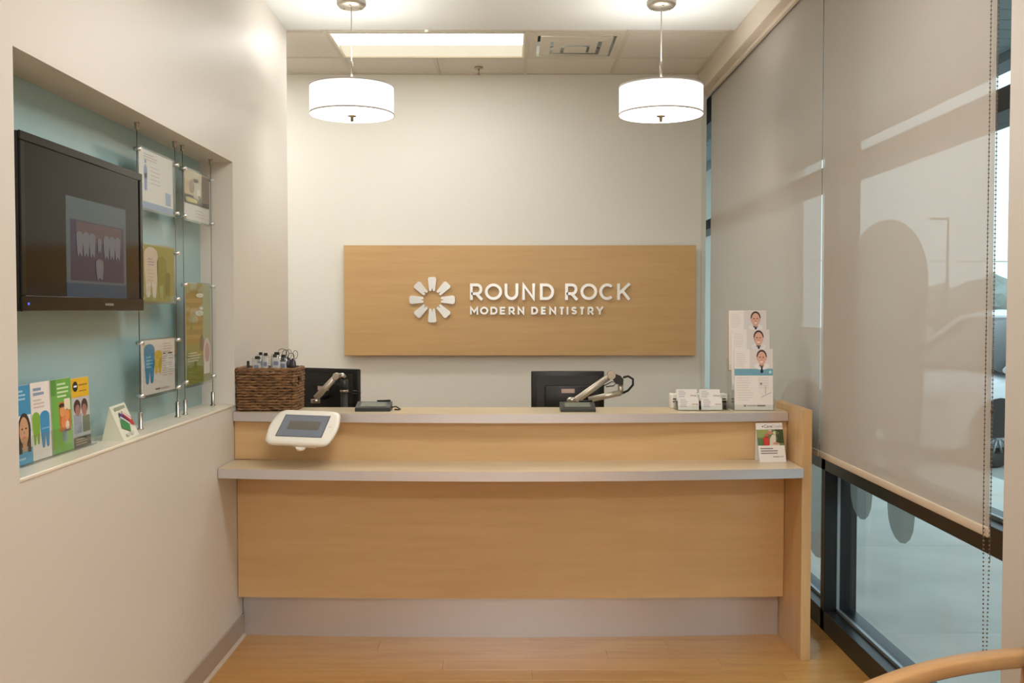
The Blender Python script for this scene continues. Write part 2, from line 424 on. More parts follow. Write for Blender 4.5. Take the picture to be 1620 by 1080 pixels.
blind('roller_blind', 2.925, 4.533, .922, 'wide beige roller blind with bead chains beside the beige pier', True)
blind('roller_blind', 4.545, 7.04, .922, 'beige roller blind behind the reception desk, next to the back wall', False)

# ------------------------------------------------------------------ outside
pv = struct(mb(mat('ground_base', (110, 110, 106), .9)).box(1.72, -6, -.3, 70, 90, -.09).build('pavement'), 'pale concrete pavement outside the window', 'pavement')
sm = {}
for i, x0 in enumerate((1.73, 3.25)):
    for j in range(9):
        ys = [-2.4, -.6, 1.25, 3.12, 5.02, 6.88, 8.75, 10.6, 12.5, 14.4, 16.3]
        y0, y1 = ys[j], ys[j+1]; k = round(y1-y0, 3)
        if k not in sm:
            o = mb(CONC).box(-.755, -(y1-y0)/2+.006, -.06, .755, (y1-y0)/2-.006, 0, .005).build('slab', pv, origin=(0, 0, 0)); sm[k] = o.data
        else:
            o = bpy.data.objects.new('slab', sm[k]); C.objects.link(o); o.parent = pv
        o.location = Vector((x0+.755, (y0+y1)/2, -.05)) - ORG['pavement']
struct(mb(ASPH).box(4.78, -6, -.2, 70, 90, -.085).build('parking_lot'), 'grey parking lot beyond the pavement', 'parking lot')
cn = struct(mb(mat('canopy_beam', (92, 102, 108), .6)).box(3.95, -4, 3.57, 4.15, 14.4, 3.95).box(1.72, -4, 3.66, 4.15, 14.4, 3.75).box(2.75, -4, 3.56, 2.82, 14.4, 3.639).build('canopy'), 'grey boarded canopy over the pavement outside', 'canopy')
cm = None
for k in range(74):
    if cm is None:
        o = mb(CANOPY).box(-1.1, -.117, -.02, 1.1, .117, 0, .004).build('board', cn, origin=(0, 0, 0)); cm = o.data
    else:
        o = bpy.data.objects.new('board', cm); C.objects.link(o); o.parent = cn
    o.location = Vector((2.84, -3.8+k*.245, 3.66)) - ORG['canopy']

struct(mb(mat('pale_stucco', (226, 222, 212), .8, bump=.1, bscale=40)).box(1.72, 14.42, -.05, 4.25, 14.7, 5.0).build('added_wall_wing'), 'added pale stucco wall beyond the canopy, evening the far blind', 'wall')  # wall added to even the brightness seen through the far blind
def car():
    t = thing('parked_car', 'white hatchback car parked nose-in outside the window', 'car', (5.03, 10.55, -.08))
    Z = -.08; X0 = 4.15; YC = 11.35
    # stations along the length: x, half width, sill z, belt z (flank top), crown z (hood / deck)
    st = [(0, .60, .30, .56, .60), (.10, .78, .22, .68, .74), (.35, .87, .2, .80, .87), (.8, .90, .2, .88, .96), (1.25, .915, .2, .94, 1.03), (1.8, .92, .2, .96, 1.04), (2.6, .92, .2, .98, 1.05), (3.4, .92, .2, 1.0, 1.06), (4.0, .90, .22, 1.02, 1.07), (4.25, .84, .3, .98, 1.02)]
    b = mb(CARW); rings = []
    for x, hw, s, bl, cr in st:
        sec = [(-hw*.93, s), (-hw, s+.14), (-hw*1.0, (s+bl)/2), (-hw*.985, bl-.06), (-hw*.9, bl+.01), (-hw*.55, cr-.015), (0, cr), (hw*.55, cr-.015), (hw*.9, bl+.01), (hw*.985, bl-.06), (hw, (s+bl)/2), (hw, s+.14), (hw*.93, s)]
        rings.append([b.bm.verts.new((X0+x, YC+y, Z+z)) for y, z in sec])
    fs = []
    for A, B in zip(rings[:-1], rings[1:]):
        n = len(A)
        for k in range(n): fs.append(b.bm.faces.new((A[k], A[(k+1) % n], B[(k+1) % n], B[k])))
    b._fin(fs, True); b._fin([b.bm.faces.new(rings[0]), b.bm.faces.new(rings[-1])])
    b.build('body', t)
    # cabin: glass block with a painted roof and pillars
    cs = [(1.05, .80, 1.0, 1.02), (1.95, .66, .98, 1.60), (2.5, .67, 1.0, 1.66), (3.3, .66, 1.0, 1.64), (3.75, .64, 1.02, 1.54), (4.15, .76, 1.0, 1.04)]
    g = mb(CARG); rg = []
    for x, hw, z0, z1 in cs:
        rg.append([g.bm.verts.new((X0+x, YC+y, Z+z)) for y, z in ((-.84, z0), (-hw, z1-.04), (-hw*.8, z1), (hw*.8, z1), (hw, z1-.04), (.84, z0))])
    fs = []
    for A, B in zip(rg[:-1], rg[1:]):
        for k in range(5): fs.append(g.bm.faces.new((A[k], A[k+1], B[k+1], B[k])))
    g._fin(fs, True); g.build('glasshouse', t)
    r = mb(CARW)
    r.prism([(X0+1.93, YC-.60, Z+1.60), (X0+2.5, YC-.62, Z+1.665), (X0+3.3, YC-.61, Z+1.645), (X0+3.78, YC-.58, Z+1.545), (X0+3.78, YC-.58, Z+1.52), (X0+3.3, YC-.61, Z+1.60), (X0+2.5, YC-.62, Z+1.62), (X0+1.9, YC-.60, Z+1.56)], (0, 1.2, 0))
    r.build('roof', t)
    for sg in (-1, 1):
        mb(CARW).tube([(X0+1.05, YC+sg*.82, Z+1.01), (X0+1.9, YC+sg*.675, Z+1.565), (X0+2.5, YC+sg*.685, Z+1.63), (X0+3.3, YC+sg*.675, Z+1.61), (X0+3.8, YC+sg*.66, Z+1.50), (X0+4.15, YC+sg*.78, Z+1.04)], .04, 8).build('pillar_rail', t)
        mb(CARW).tube([(X0+2.55, YC+sg*.86, Z+1.0), (X0+2.62, YC+sg*.69, Z+1.62)], .035, 6).build('door_pillar', t)
        q = bmesh.new(); bmesh.ops.create_uvsphere(q, u_segments=14, v_segments=8, radius=1, matrix=Matrix.Translation((X0+1.5, YC+sg*1.0, Z+1.1)) @ Matrix.Diagonal((.07, .13, .085, 1)))
        mb(CARW).merge(q, smooth=True).build('side_mirror', t)
        q = bmesh.new(); bmesh.ops.create_uvsphere(q, u_segments=14, v_segments=8, radius=1, matrix=Matrix.Translation((X0+.22, YC+sg*.66, Z+.70)) @ Matrix.Rotation(sg*-.5, 4, 'Z') @ Matrix.Diagonal((.13, .2, .075, 1)))
        mb(mat('headlight_glass', (190, 198, 204), .15)).merge(q, smooth=True).build('headlight', t)
        for wx in (.88, 3.45):
            wc = (X0+wx, YC+sg*.80, Z+.34)
            w = mb(TIRE).lathe([(.20, -.11), (.31, -.11), (.345, -.07), (.345, .07), (.31, .11), (.20, .11)], wc, 32, 'y', True).build('tire', t)
            rm = mb(mat('alloy_rim', (170, 176, 182), .3, metal=.7)).lathe([(.205, -.09), (.215, -.09), (.215, .09), (.205, .09)], wc, 28, 'y', True)
            for k in range(10):
                a = 2*PI*k/10; rm.cyl((wc[0]+.03*math.cos(a), wc[1]+sg*.085, wc[2]+.03*math.sin(a)), (wc[0]+.207*math.cos(a), wc[1]+sg*.085, wc[2]+.207*math.sin(a)), .014, 6)
            rm.cyl((wc[0], wc[1]+sg*.06, wc[2]), (wc[0], wc[1]+sg*.1, wc[2]), .045).build('rim', w)
            pts = [(wc[0]+.40*math.cos(PI*k/14), YC+sg*.917, Z+.32+.42*math.sin(PI*k/14)) for k in range(15)]
            mb(mat('arch_liner', (26, 26, 28), .8)).prism(pts, (0, sg*.008, 0)).build('wheel_arch', t)
    mb(mat('grille_black', (28, 30, 32), .4)).box(X0-.01, YC-.42, Z+.36, X0+.05, YC+.42, Z+.5, .01).build('grille', t)
    t.rotation_euler.z = math.radians(20); t.location.x += .1
car()
# lamp post in the parking lot, far trees and a wire
lp = thing('lot_lamp', 'tall grey lamp post standing in the parking lot', 'lamp post', (18.9, 43, -.085))
mb(mat('post_metal', (120, 124, 128), .5)).cyl((18.9, 43, -.085), (18.9, 43, 5.5), .07, 10, .05).build('post', lp)
mb(mat('post_head', (108, 112, 116), .5)).box(18.1, 42.9, 5.42, 18.95, 43.1, 5.52, .02).build('lamp_head', lp)
tag(mb(STEEL).tube([(9+k*2.4, 30+k*.3, 3.05-.0*k) for k in range(20)], .012, 5).build('overhead_wire'), 'thin overhead wire strung across the grey sky outside', 'wire')
for k, (x, y, s) in enumerate(((24, 56, 1.5), (29, 60, 1.8), (34, 56, 1.5), (40, 62, 1.9))):
    t = thing('far_tree', ['low bushy tree far across the parking lot', 'round leafy tree far across the lot, taller', 'small leafy tree far off between two others', 'broad leafy tree at the far edge of the lot'][k], 'tree', (x, y, -.085), 'trees across the lot')
    mb(mat('bark', (84, 76, 70), .9)).cyl((x, y, -.085), (x, y, s*1.2), .16, 8, .1).build('trunk', t)
    q = bmesh.new(); bmesh.ops.create_icosphere(q, subdivisions=3, radius=1)
    for v in q.verts: v.co = Vector((x, y, s*1.15)) + Vector((v.co.x*s*1.1, v.co.y*s*1.1, v.co.z*s*.8)) * (1+.22*math.sin(v.co.x*7+k)*math.cos(v.co.y*6)+random.uniform(-.07, .07))
    mb(LEAF).merge(q, smooth=False).build('crown', t)

# ------------------------------------------------------------------ reception desk
YT, YS, YP = 4.70, 4.445, 4.755
def arc(ye, sag, x0=XL+.003, x1=1.32, n=28):
    return [(x0+(x1-x0)*k/n, ye - sag*(1-((x0+(x1-x0)*k/n)/1.315)**2)) for k in range(n+1)]
desk = thing('reception_desk', 'maple reception desk with aluminium edged counter, ledge and kick plate', 'reception desk', (0, 4.8, 0))
def slab(name, ye, sag, yb, z0, z1, m, parent, yb2=None):
    f = arc(ye, sag); p = [(x, y, z0) for x, y in f] + [(f[-1][0], yb, z0), (f[0][0], yb, z0)]
    return mb(m).prism(p, (0, 0, z1-z0)).build(name, parent)
def band(name, ye, sag, z0, z1, th, m, parent):
    f = arc(ye, sag); bk = arc(ye+th, sag)
    p = [(x, y, z0) for x, y in f] + [(x, y, z0) for x, y in bk[::-1]]
    return mb(m).prism(p, (0, 0, z1-z0)).build(name, parent)
ct = slab('countertop', YT, .09, 4.93, 1.069, 1.111, PALE, None)
tag(ct, 'pale maple upper countertop with a bright aluminium front edge', 'countertop')
band('edge_strip', YT-.0025, .09, 1.0685, 1.1095, .003, ALU, ct)
le = slab('desk_ledge', YS, .09, 4.70, .841, .884, PALE, None)
tag(le, 'pale lower writing ledge with aluminium edge along the desk front', 'ledge')
band('edge_strip', YS-.0025, .09, .8405, .8825, .003, ALU, le)
band('upper_panel', 4.72, .05, .884, 1.069, .02, MAPLE, desk)
band('lower_panel', YP, .03, .213, .841, .02, MAPLE, desk)
band('kick_plate', 4.845, .045, .0, .213, .004, ALU, desk)
mb(MAPLE_V).box(1.322, 4.473, 0, 1.366, 4.95, 1.143, .0015).build('end_panel', desk)
mb(mat('carcass_board', (170, 130, 84), .6)).box(XL+.003, 4.86, .1, 1.32, 4.88, 1.069).box(-.02, 4.88, 0, .02, 5.5, .714).box(1.30, 4.88, 0, 1.32, 5.5, .714).box(XL+.003, 4.88, 0, XL+.02, 5.5, .714).build('carcass', desk)
tag(mb(PALE).box(XL+.003, 4.89, .715, 1.32, 5.55, .745, .003).build('work_surface'), 'pale staff worktop behind the reception desk front', 'worktop')

# ------------------------------------------------------------------ wall sign
YF = 7.022
sign = thing('wall_sign', 'maple sign board with metal flower logo and raised lettering', 'sign', (.074, 7.04, 1.269))
mb(MAPLE_SIGN).box(-1.166, YF, 1.269, 1.314, YF+.04, 2.045, .0015).build('board', sign)
for x in (-1.0, 0, 1.1):
    for z in (1.4, 1.9): mb(NICKEL).cyl((x, YF+.04, z), (x, YW, z), .012, 12).build('standoff', sign)
def petal(a):
    c = Vector((-.544, YF, 1.662)); ca, sa = math.cos(a), math.sin(a)
    o = [(-.0205, .064), (-.006, .0605), (-.0035, .070), (0, .084), (.0035, .070), (.006, .0605), (.0205, .064), (.030, .146), (.027, .154), (.018, .160), (-.018, .160), (-.027, .154), (-.030, .146)]
    return mb(ALU2).prism([c+Vector((u*ca+v*sa, 0, -u*sa+v*ca)) for u, v in o], (0, -.014, 0)).build('petal', sign)
for k in range(8): petal(k*PI/4)
# geometric sans letters from strokes; unit box 0..1 wide, 0..1 high
def ring(cx, cy, rx, ry, a0, a1, n=28): return [(cx+rx*math.cos(a0+(a1-a0)*k/n), cy+ry*math.sin(a0+(a1-a0)*k/n)) for k in range(n+1)]
H = PI/2
GLY = {
 'I': [[(.5, 0), (.5, 1)]], 'T': [[(0, 1), (1, 1)], [(.5, 1), (.5, 0)]],
 'E': [[(1, 1), (0, 1), (0, 0), (1, 0)], [(0, .5), (.9, .5)]],
 'N': [[(0, 0), (0, 1), (1, 0), (1, 1)]], 'M': [[(0, 0), (0, 1), (.5, .3), (1, 1), (1, 0)]],
 'K': [[(0, 0), (0, 1)], [(1, 1), (0, .33)], [(.36, .58), (1, 0)]],
 'Y': [[(0, 1), (.5, .45), (1, 1)], [(.5, .45), (.5, 0)]],
 'O': ['ring'], 'C': [ring(.55, .5, .55, .5, .82, 2*PI-.82)],
 'U': [[(0, 1), (0, .42)] + ring(.5, .42, .5, .42, PI, 2*PI)[1:] + [(1, 1)]],
 'D': [[(0, 0), (0, 1), (.45, 1)] + ring(.45, .5, .55, .5, H, -H)[1:] + [(0, 0)]],
 'R': [[(0, 0), (0, 1), (.58, 1)] + ring(.58, .68, .38, .32, H, -H)[1:] + [(0, .36)], [(.5, .36), (1, 0)]],
 'S': [ring(.5, .745, .44, .255, .35, PI+.55, 14)[:-1] + [(.3, .55), (.68, .46)] + ring(.5, .255, .46, .255, .75, -PI+.45, 14)],
}
def stroke(b, pts, w, y0, th, closed=False):
    P = [Vector(p) for p in pts]; n = len(P); Lp, Rp = [], []
    if closed: P = P[:-1]; n -= 1
    for i in range(n):
        d0 = (P[i]-P[i-1]).normalized() if (i > 0 or closed) else None
        d1 = (P[(i+1) % n]-P[i]).normalized() if (i < n-1 or closed) else None
        if d0 is None: d0 = d1
        if d1 is None: d1 = d0
        n0 = Vector((-d0.y, d0.x)); n1 = Vector((-d1.y, d1.x)); m_ = (n0+n1)
        m_ = m_.normalized() if m_.length > 1e-5 else n0
        k = min(w/2/max(.35, m_.dot(n0)), w*1.15)
        Lp.append(P[i]+m_*k); Rp.append(P[i]-m_*k)
    seg = n if closed else n-1
    fr = [[b.bm.verts.new((q.x, y0-th, q.y)) for q in S] for S in (Lp, Rp)]; bk = [[b.bm.verts.new((q.x, y0, q.y)) for q in S] for S in (Lp, Rp)]
    fs = []
    for i in range(seg):
        j = (i+1) % n
        fs += [b.bm.faces.new((fr[0][i], fr[0][j], fr[1][j], fr[1][i])), b.bm.faces.new((fr[0][i], bk[0][i], bk[0][j], fr[0][j])), b.bm.faces.new((fr[1][j], bk[1][j], bk[1][i], fr[1][i]))]
    if not closed:
        for i in (0, n-1): fs.append(b.bm.faces.new((fr[0][i], fr[1][i], bk[1][i], bk[0][i])))
    b._fin(fs)
def letter(ch, x0, x1, z0, z1, w, y0, th, m, parent, name='letter'):
    b = mb(m); h = w/2; X0, X1, Z0, Z1 = x0+h, x1-h, z0+h, z1-h
    if ch == 'I': X0 = X1 = (x0+x1)/2
    def tr(p):
        # stroke ends that stand on the base or cap line run to it
        return (X0+(X1-X0)*p[0], Z0+(Z1-Z0)*p[1])
    for si, s in enumerate(GLY[ch]):
        if s == 'ring': stroke(b, [tr(p) for p in ring(.5, .5, .5, .5, 0, 2*PI, 40)], w, y0, th, True); continue
        q = [tr(p) for p in s]
        if ch not in 'CSOD':
            for e, f in ((0, 1), (-1, -2)):
                d = Vector(q[e])-Vector(q[f])
                if abs(d.y) > .2*abs(d.x) and (s[e][1] in (0, 1)):
                    d.normalize(); ext = h/abs(d.y); q[e] = (q[e][0]+d.x*ext*(.9 if abs(d.x) < .1 else .6), q[e][1]+d.y*ext*(1 if abs(d.x) < .1 else .95))
        closed = ch == 'D'
        stroke(b, q, w, y0, th-.0006*si, closed)
    return b.build(name, parent)
LX = lambda c: -.7845+c*.0010455
LZ = lambda c: 1.9035-c*.0010455
for word, zz, w in (([('R', 485, 570), ('O', 585, 700), ('U', 718, 810), ('N', 836, 922), ('D', 955, 1050), ('R', 1125, 1210), ('O', 1228, 1340), ('C', 1355, 1452), ('K', 1475, 1562)], (122, 232), .0195),
                    ([('M', 485, 540), ('O', 552, 608), ('D', 622, 670), ('E', 685, 728), ('R', 745, 787), ('N', 805, 850), ('D', 897, 942), ('E', 963, 1000), ('N', 1018, 1065), ('T', 1083, 1122), ('I', 1134, 1148), ('S', 1165, 1205), ('T', 1220, 1258), ('R', 1277, 1317), ('Y', 1335, 1382)], (278, 330), .0125)):
    for ch, a, c in word:
        letter(ch, LX(a), LX(c), LZ(zz[1]), LZ(zz[0]), w, YF, .016, ALU2, sign)

# ------------------------------------------------------------------ pendant lamps
def pendant(x, y, label):
    t = thing('pendant_lamp', label, 'lamp', (x, y, 2.6), 'drum pendant lamps over the desk')
    mb(mat('brushed_nickel', (176, 168, 156), .45, metal=1.0)).lathe([(.001, 3.24), (.078, 3.24), (.078, 3.222), (.066, 3.208), (.001, 3.205)], (x, y, 0), 40).build('canopy_plate', t)
    for k in range(3):
        a = PI/6+k*2*PI/3
        q = bmesh.new(); bmesh.ops.create_uvsphere(q, u_segments=10, v_segments=6, radius=.006, matrix=Matrix.Translation((x+.05*math.cos(a), y+.05*math.sin(a), 3.205)))
        mb(NICKEL).merge(q, smooth=True).build('screw', t)
    mb(mat('clear_cord', (214, 208, 200), .3)).cyl((x, y, 2.90), (x, y, 3.208), .0032, 8).build('cord', t)
    mb(NICKEL).lathe([(.001, 2.925), (.006, 2.92), (.0085, 2.9), (.0085, 2.78), (.001, 2.78)], (x, y, 0), 16).build('stem', t)
    sp = mb(NICKEL)
    for k in range(3):
        a = k*2*PI/3+.4; sp.cyl((x, y, 2.79), (x+.222*math.cos(a), y+.222*math.sin(a), 2.785), .0025, 6)
    sp.build('spider', t)
    n = 64
    sh = mb(SHADE).lathe([(.2235, 2.642), (.2235, 2.787), (.2215, 2.787), (.2215, 2.642)], (x, y, 0), n, close=True).build('shade', t)
    rim = mat('shade_trim', (206, 200, 198), .5)
    for z in (2.642, 2.787): mb(rim).lathe([(.2215, z-.004), (.2252, z-.004), (.2252, z+.004), (.2215, z+.004)], (x, y, 0), n, close=True).build('trim_ring', sh)
    mb(DIFF).lathe([(.001, 2.636), (.221, 2.636), (.221, 2.64), (.001, 2.64)], (x, y, 0), n).build('diffuser', t)
    mb(NICKEL).lathe([(.001, 2.636), (.026, 2.636), (.024, 2.629), (.009, 2.625), (.0085, 2.602), (.001, 2.600)], (x, y, 0), 20).build('finial', t)
    L = bpy.data.lights.new('pendant_bulb', 'POINT'); L.energy = 2.2*LAMP_POWER; L.color = (1, .985, .95); L.shadow_soft_size = .06
    o = bpy.data.objects.new('pendant_bulb', L); C.objects.link(o); o.parent = t; o.location = (0, 0, .12)
pendant(-.845, 5.38, 'white drum pendant lamp hanging beside the fluorescent ceiling light')
pendant(.813, 5.38, 'white drum pendant lamp hanging beside the air vent and valance')

# ------------------------------------------------------------------ ceiling fixtures
def troffer(x0, x1, y0, y1, z, label, watts, split=False):
    t = thing('ceiling_light', label, 'ceiling light', ((x0+x1)/2, (y0+y1)/2, z-.003), 'recessed fluorescent lights')
    f = mb(mat('troffer_enamel', (240, 232, 210), .4)); w = .014
    f.box(x0, y0, z-.003, x1, y0+w, z+.05).box(x0, y1-w, z-.003, x1, y1, z+.05).box(x0, y0+w, z-.003, x0+w, y1-w, z+.05).box(x1-w, y0+w, z-.003, x1, y1-w, z+.05)
    f.build('frame', t)
    ym = y0+(y1-y0)*.52
    lens = glow('troffer_lens', WARM, watts*LAMP_POWER/(PI*(x1-x0-2*w)*(((ym-y0) if split else (y1-y0))-w)))
    if not split:
        mb(lens).box(x0+w, y0+w, z+.012, x1-w, y1-w, z+.02).build('lens', t); return t
    mb(lens).box(x0+w, y0+w, z+.012, x1-w, ym-.004, z+.02).build('lens', t)
    mb(TROF2).prism([(x0+w, ym+.004, z+.02), (x0+w, y1-w, z+.004), (x0+w, y1-w, z+.024), (x0+w, ym+.004, z+.03)], (x1-x0-2*w, 0, 0)).build('reflector', t)
    mb(mat('troffer_divider', (220, 208, 180), .4)).box(x0+w, ym-.004, z+.006, x1-w, ym+.004, z+.03).build('divider', t)
    return t
troffer(-1.10+.013, .11-.013, 6.01+.012, 6.62-.013, ZT, 'recessed fluorescent light in the tile grid behind the pendants', 15, True)
troffer(-2.915+.013, -1.705-.013, 6.01+.012, 6.62-.013, ZT, 'added unseen fill light in the tile grid behind the niche wall', 22)  # added out of view to brighten the back wall and tiles
for i, (cx, cy) in enumerate(((.15, 3.1), (.3, .7), (.1, -1.6))):  # fill lights added outside the view, power set by room brightness
    troffer(cx-.6, cx+.6, cy-.3, cy+.3, ZC-.051, ['added fill light on the lobby ceiling before the desk', 'added fill light in the middle of the lobby ceiling', 'added strong fill light behind the camera'][i], (33, 6, 116)[i])

vent = thing('air_vent', 'square louvred air vent in the tile ceiling beside the light', 'vent', (.4125, 6.315, ZT-.02))
vx, vy = .4125, 6.315; VENTM = mat('vent_enamel', (208, 201, 186), .5)
def frustum(b, h0, h1, z0, z1, th=.004):
    for k in range(4):
        a = k*PI/2; M = Matrix.Translation((vx, vy, 0)) @ Matrix.Rotation(a, 4, 'Z')
        p = [(-h0, -h0, z0), (h0, -h0, z0), (h1, -h1, z1), (-h1, -h1, z1)]
        b.prism([M @ Vector(q) for q in p], M.to_3x3() @ Vector((0, th, 0)))
b = mb(VENTM)
for k in range(4):
    M = Matrix.Translation((vx, vy, 0)) @ Matrix.Rotation(k*PI/2, 4, 'Z'); b.prism([M @ Vector(q) for q in ((-.289, -.289, ZT-.004), (.289, -.289, ZT-.004), (.24, -.24, ZT-.004), (-.24, -.24, ZT-.004))], (0, 0, .01))
b.build('face_frame', vent)
def square_ring(h0, h1, z, drop):
    # flat square frame with a cone rising behind its inner edge
    b = mb(VENTM)
    for k in range(4):
        M = Matrix.Translation((vx, vy, 0)) @ Matrix.Rotation(k*PI/2, 4, 'Z')
        b.prism([M @ Vector(q) for q in ((-h0, -h0, z), (h0, -h0, z), (h1, -h1, z-drop), (-h1, -h1, z-drop))], (0, 0, .003))
        b.prism([M @ Vector(q) for q in ((-h0, -h0, z), (h0, -h0, z), (h0-.012, -h0+.012, z+.03), (-h0+.012, -h0+.012, z+.03))], M.to_3x3() @ Vector((0, .003, 0)))
    return b.build('louvre_ring', vent)
square_ring(.222, .158, ZT-.004, .012); square_ring(.136, .090, ZT-.010, .010)
mb(VENTM).box(vx-.070, vy-.070, ZT-.026, vx+.070, vy+.070, ZT-.022, .001).build('centre_plate', vent)
mb(mat('duct_dark', (26, 25, 24), .9)).box(vx-.24, vy-.24, ZT+.09, vx+.24, vy+.24, ZT+.10).build('duct_throat', vent)
mb(mat('vent_strut', (150, 146, 138), .4)).cyl((vx-.2, vy-.2, ZT+.03), (vx+.2, vy+.2, ZT+.03), .004, 6).cyl((vx-.2, vy+.2, ZT+.03), (vx+.2, vy-.2, ZT+.03), .004, 6).build('strut', vent)

sp = thing('sprinkler', 'small metal fire sprinkler under the ceiling tile by the back wall', 'sprinkler', (-.21, 6.88, 3.19))
mb(NICKEL).lathe([(.001, ZT+.003), (.03, ZT+.003), (.028, ZT-.008), (.012, ZT-.012), (.001, ZT-.012)], (-.21, 6.88, 0), 20).build('escutcheon', sp)
mb(NICKEL).cyl((-.21, 6.88, ZT-.012), (-.21, 6.88, ZT-.045), .005, 8).build('body', sp)
mb(NICKEL).lathe([(.001, ZT-.045), (.016, ZT-.046), (.016, ZT-.049), (.001, ZT-.049)], (-.21, 6.88, 0), 16).build('deflector', sp)

# ------------------------------------------------------------------ niche: television
tv = thing('television', 'black flat television on the blue niche panel', 'television', (-1.40, 3.24, 1.59))
TX, TY0, TY1, TZ0, TZ1 = -1.362, 2.79, 3.715, 1.592, 2.098
mb(BLK).box(-1.43, TY0, TZ0, TX-.006, TY1, TZ1, .008, seg=2).build('housing', tv)
b = mb(BLK2); bw = .026
b.box(TX-.008, TY0, TZ0, TX, TY1, TZ0+.045, .002).box(TX-.008, TY0, TZ1-bw, TX, TY1, TZ1, .002).box(TX-.008, TY0, TZ0+.045, TX, TY0+bw, TZ1-bw, .002).box(TX-.008, TY1-bw, TZ0+.045, TX, TY1, TZ1-bw, .002)
b.build('bezel', tv)
tvs = mb(mat('tv_screen', (16, 15, 13), .1, spec=.3)).box(TX-.008, TY0+bw, TZ0+.045, TX-.004, TY1-bw, TZ1-bw).build('screen', tv)
W_, H_ = TY1-TY0-2*bw, TZ1-TZ0-bw-.045
def tvp(rgb, pts, e):
    m = mat('screen_pixels_%d_%d_%d' % rgb, (4, 4, 4), .25, emit=rgb, estr=e); return m, pts
b = MB(); lay = 0
slide = [((74, 88, 90), R(.30, .0, .85, .72)), ((46, 40, 66), R(.335, .12, .825, .56)), ((88, 62, 66), R(.38, .41, .80, .55)), ((18, 62, 84), R(.30, .0, .85, .10))]
for k, cx in enumerate((.41, .465, .52, .65, .705, .76)): slide.append(((104, 104, 108), TOOTH(cx, .30, .48, .056, .2)))
slide.append(((104, 104, 108), TOOTH(.585, .135, .29, .07, .1)))
slide.append(((104, 104, 108), TOOTH(.585, .34, .45, .035, .2)))
for k, (rgb, pts) in enumerate(slide):
    m, _ = tvp(rgb, pts, .55); b.use(m); off = TX-.004+.0003*(1+min(k, 4))
    b.poly([(off, TY0+bw+W_*x, TZ0+.045+H_*y) for x, y in pts])
b.build('screen_image', tvs, label='dim dental slide showing teeth on the screen')
mb(mat('tv_badge', (120, 118, 112), .4)).box(TX, 3.36, TZ0+.018, TX+.001, 3.43, TZ0+.026).build('badge', tv)
mb(mat('power_led', (20, 20, 60), .4, emit=(90, 110, 255), estr=.8)).box(TX, TY0+.03, TZ0+.018, TX+.001, TY0+.04, TZ0+.025).build('power_light', tv)
mb(BLK).box(NX, 3.1, 1.75, -1.43, 3.4, 1.95).build('wall_mount', tv)

# ------------------------------------------------------------------ niche: cable display with acrylic poster panels
CX_ = -1.388
CY_ = [3.735, 4.155, 4.252, 4.65]
def cable(y, label):
    t = thing('display_cable', label, 'cable', (CX_, y, NZ0), 'tensioned display cables in the niche')
    mb(STEEL).cyl((CX_, y, NZ0+.01), (CX_, y, NZ1-.01), .0016, 6).build('wire', t)
    mb(NICKEL).lathe([(.001, NZ0), (.0125, NZ0), (.0125, NZ0+.004), (.0085, NZ0+.006), (.0085, NZ0+.062), (.005, NZ0+.066), (.001, NZ0+.066)], (CX_, y, 0), 16).build('tension_fitting', t)
    mb(NICKEL).lathe([(.001, NZ1), (.010, NZ1), (.010, NZ1-.004), (.008, NZ1-.006), (.008, NZ1-.022), (.004, NZ1-.026), (.001, NZ1-.026)], (CX_, y, 0), 16).build('top_fitting', t)
cable(CY_[0], 'steel display cable beside the television edge')
cable(CY_[1], 'steel display cable along the far edge of the tooth posters')
cable(CY_[2], 'steel display cable holding the near edge of the green photo poster')
cable(CY_[3], 'steel display cable nearest the end of the niche')
def poster(label, c0, c1, z0, z1, shapes, clamps):
    y0, y1 = CY_[c0]+.012, CY_[c1]-.012
    t = thing('poster_panel', label, 'poster', (CX_, (y0+y1)/2, z0), 'acrylic poster panels on the cables')
    X = CX_
    mb(ACRYL).box(X-.006, y0, z0, X-.003, y1, z1).build('acrylic_back', t)
    pp = mb(PAPER).box(X-.0025, y0+.012, z0+.010, X-.0015, y1-.012, z1-.006).build('paper', t)
    printed('print', pp, (X-.0015, y0+.012, z0+.010), (0, y1-y0-.024, 0), (0, 0, z1-z0-.016), shapes)
    mb(ACRYL).box(X+.004, y0, z0, X+.006, y1, z1).build('acrylic_front', t)
    for zz in clamps:
        for yy, s in ((y0, -1), (y1, 1)):
            mb(ALU2).cyl((X-.012, yy+s*.010, zz), (X+.016, yy+s*.010, zz), .0075, 14).build('clamp', t)
grey = (196, 186, 180)
poster('white poster with a small blue figure and a blue band below', 0, 1, 1.975, 2.212,
       [((150, 172, 206), R(0, 0, 1, .11)), ((150, 172, 206), R(.76, .14, .93, .37)), (None, 0), ((128, 150, 200), EL(.17, .62, .05, .13)), ((128, 150, 200), R(.13, .3, .21, .6)), ((128, 150, 200), EL(.17, .80, .028, .03))]
       + [(grey, p) for p in LINES(.12, .94, .42, 3, .045, .018)] + [(grey, p) for p in LINES(.3, .74, .34, 5, .07, .014, 3)], (1.995, 2.195))
poster('poster with an amber toned photo of figures over a white caption', 2, 3, 1.978, 2.208,
       [((206, 176, 122), R(0, .32, 1, 1)), ((196, 176, 60), R(0, .32, 1, .5)), (None, 0), ((214, 196, 160), R(0, .78, .55, 1)), ((118, 100, 88), R(.68, .42, 1, .98)), ((206, 200, 170), R(.36, .46, .64, .86)), (None, 0), ((150, 120, 84), EL(.28, .68, .11, .14)), ((236, 226, 206), EL(.56, .55, .08, .12)), ((110, 84, 66), EL(.60, .49, .06, .05)), ((226, 206, 90), R(.08, .36, .5, .44))]
       + [(grey, p) for p in LINES(.42, .22, .4, 3, .06, .015)], (1.995, 2.195))
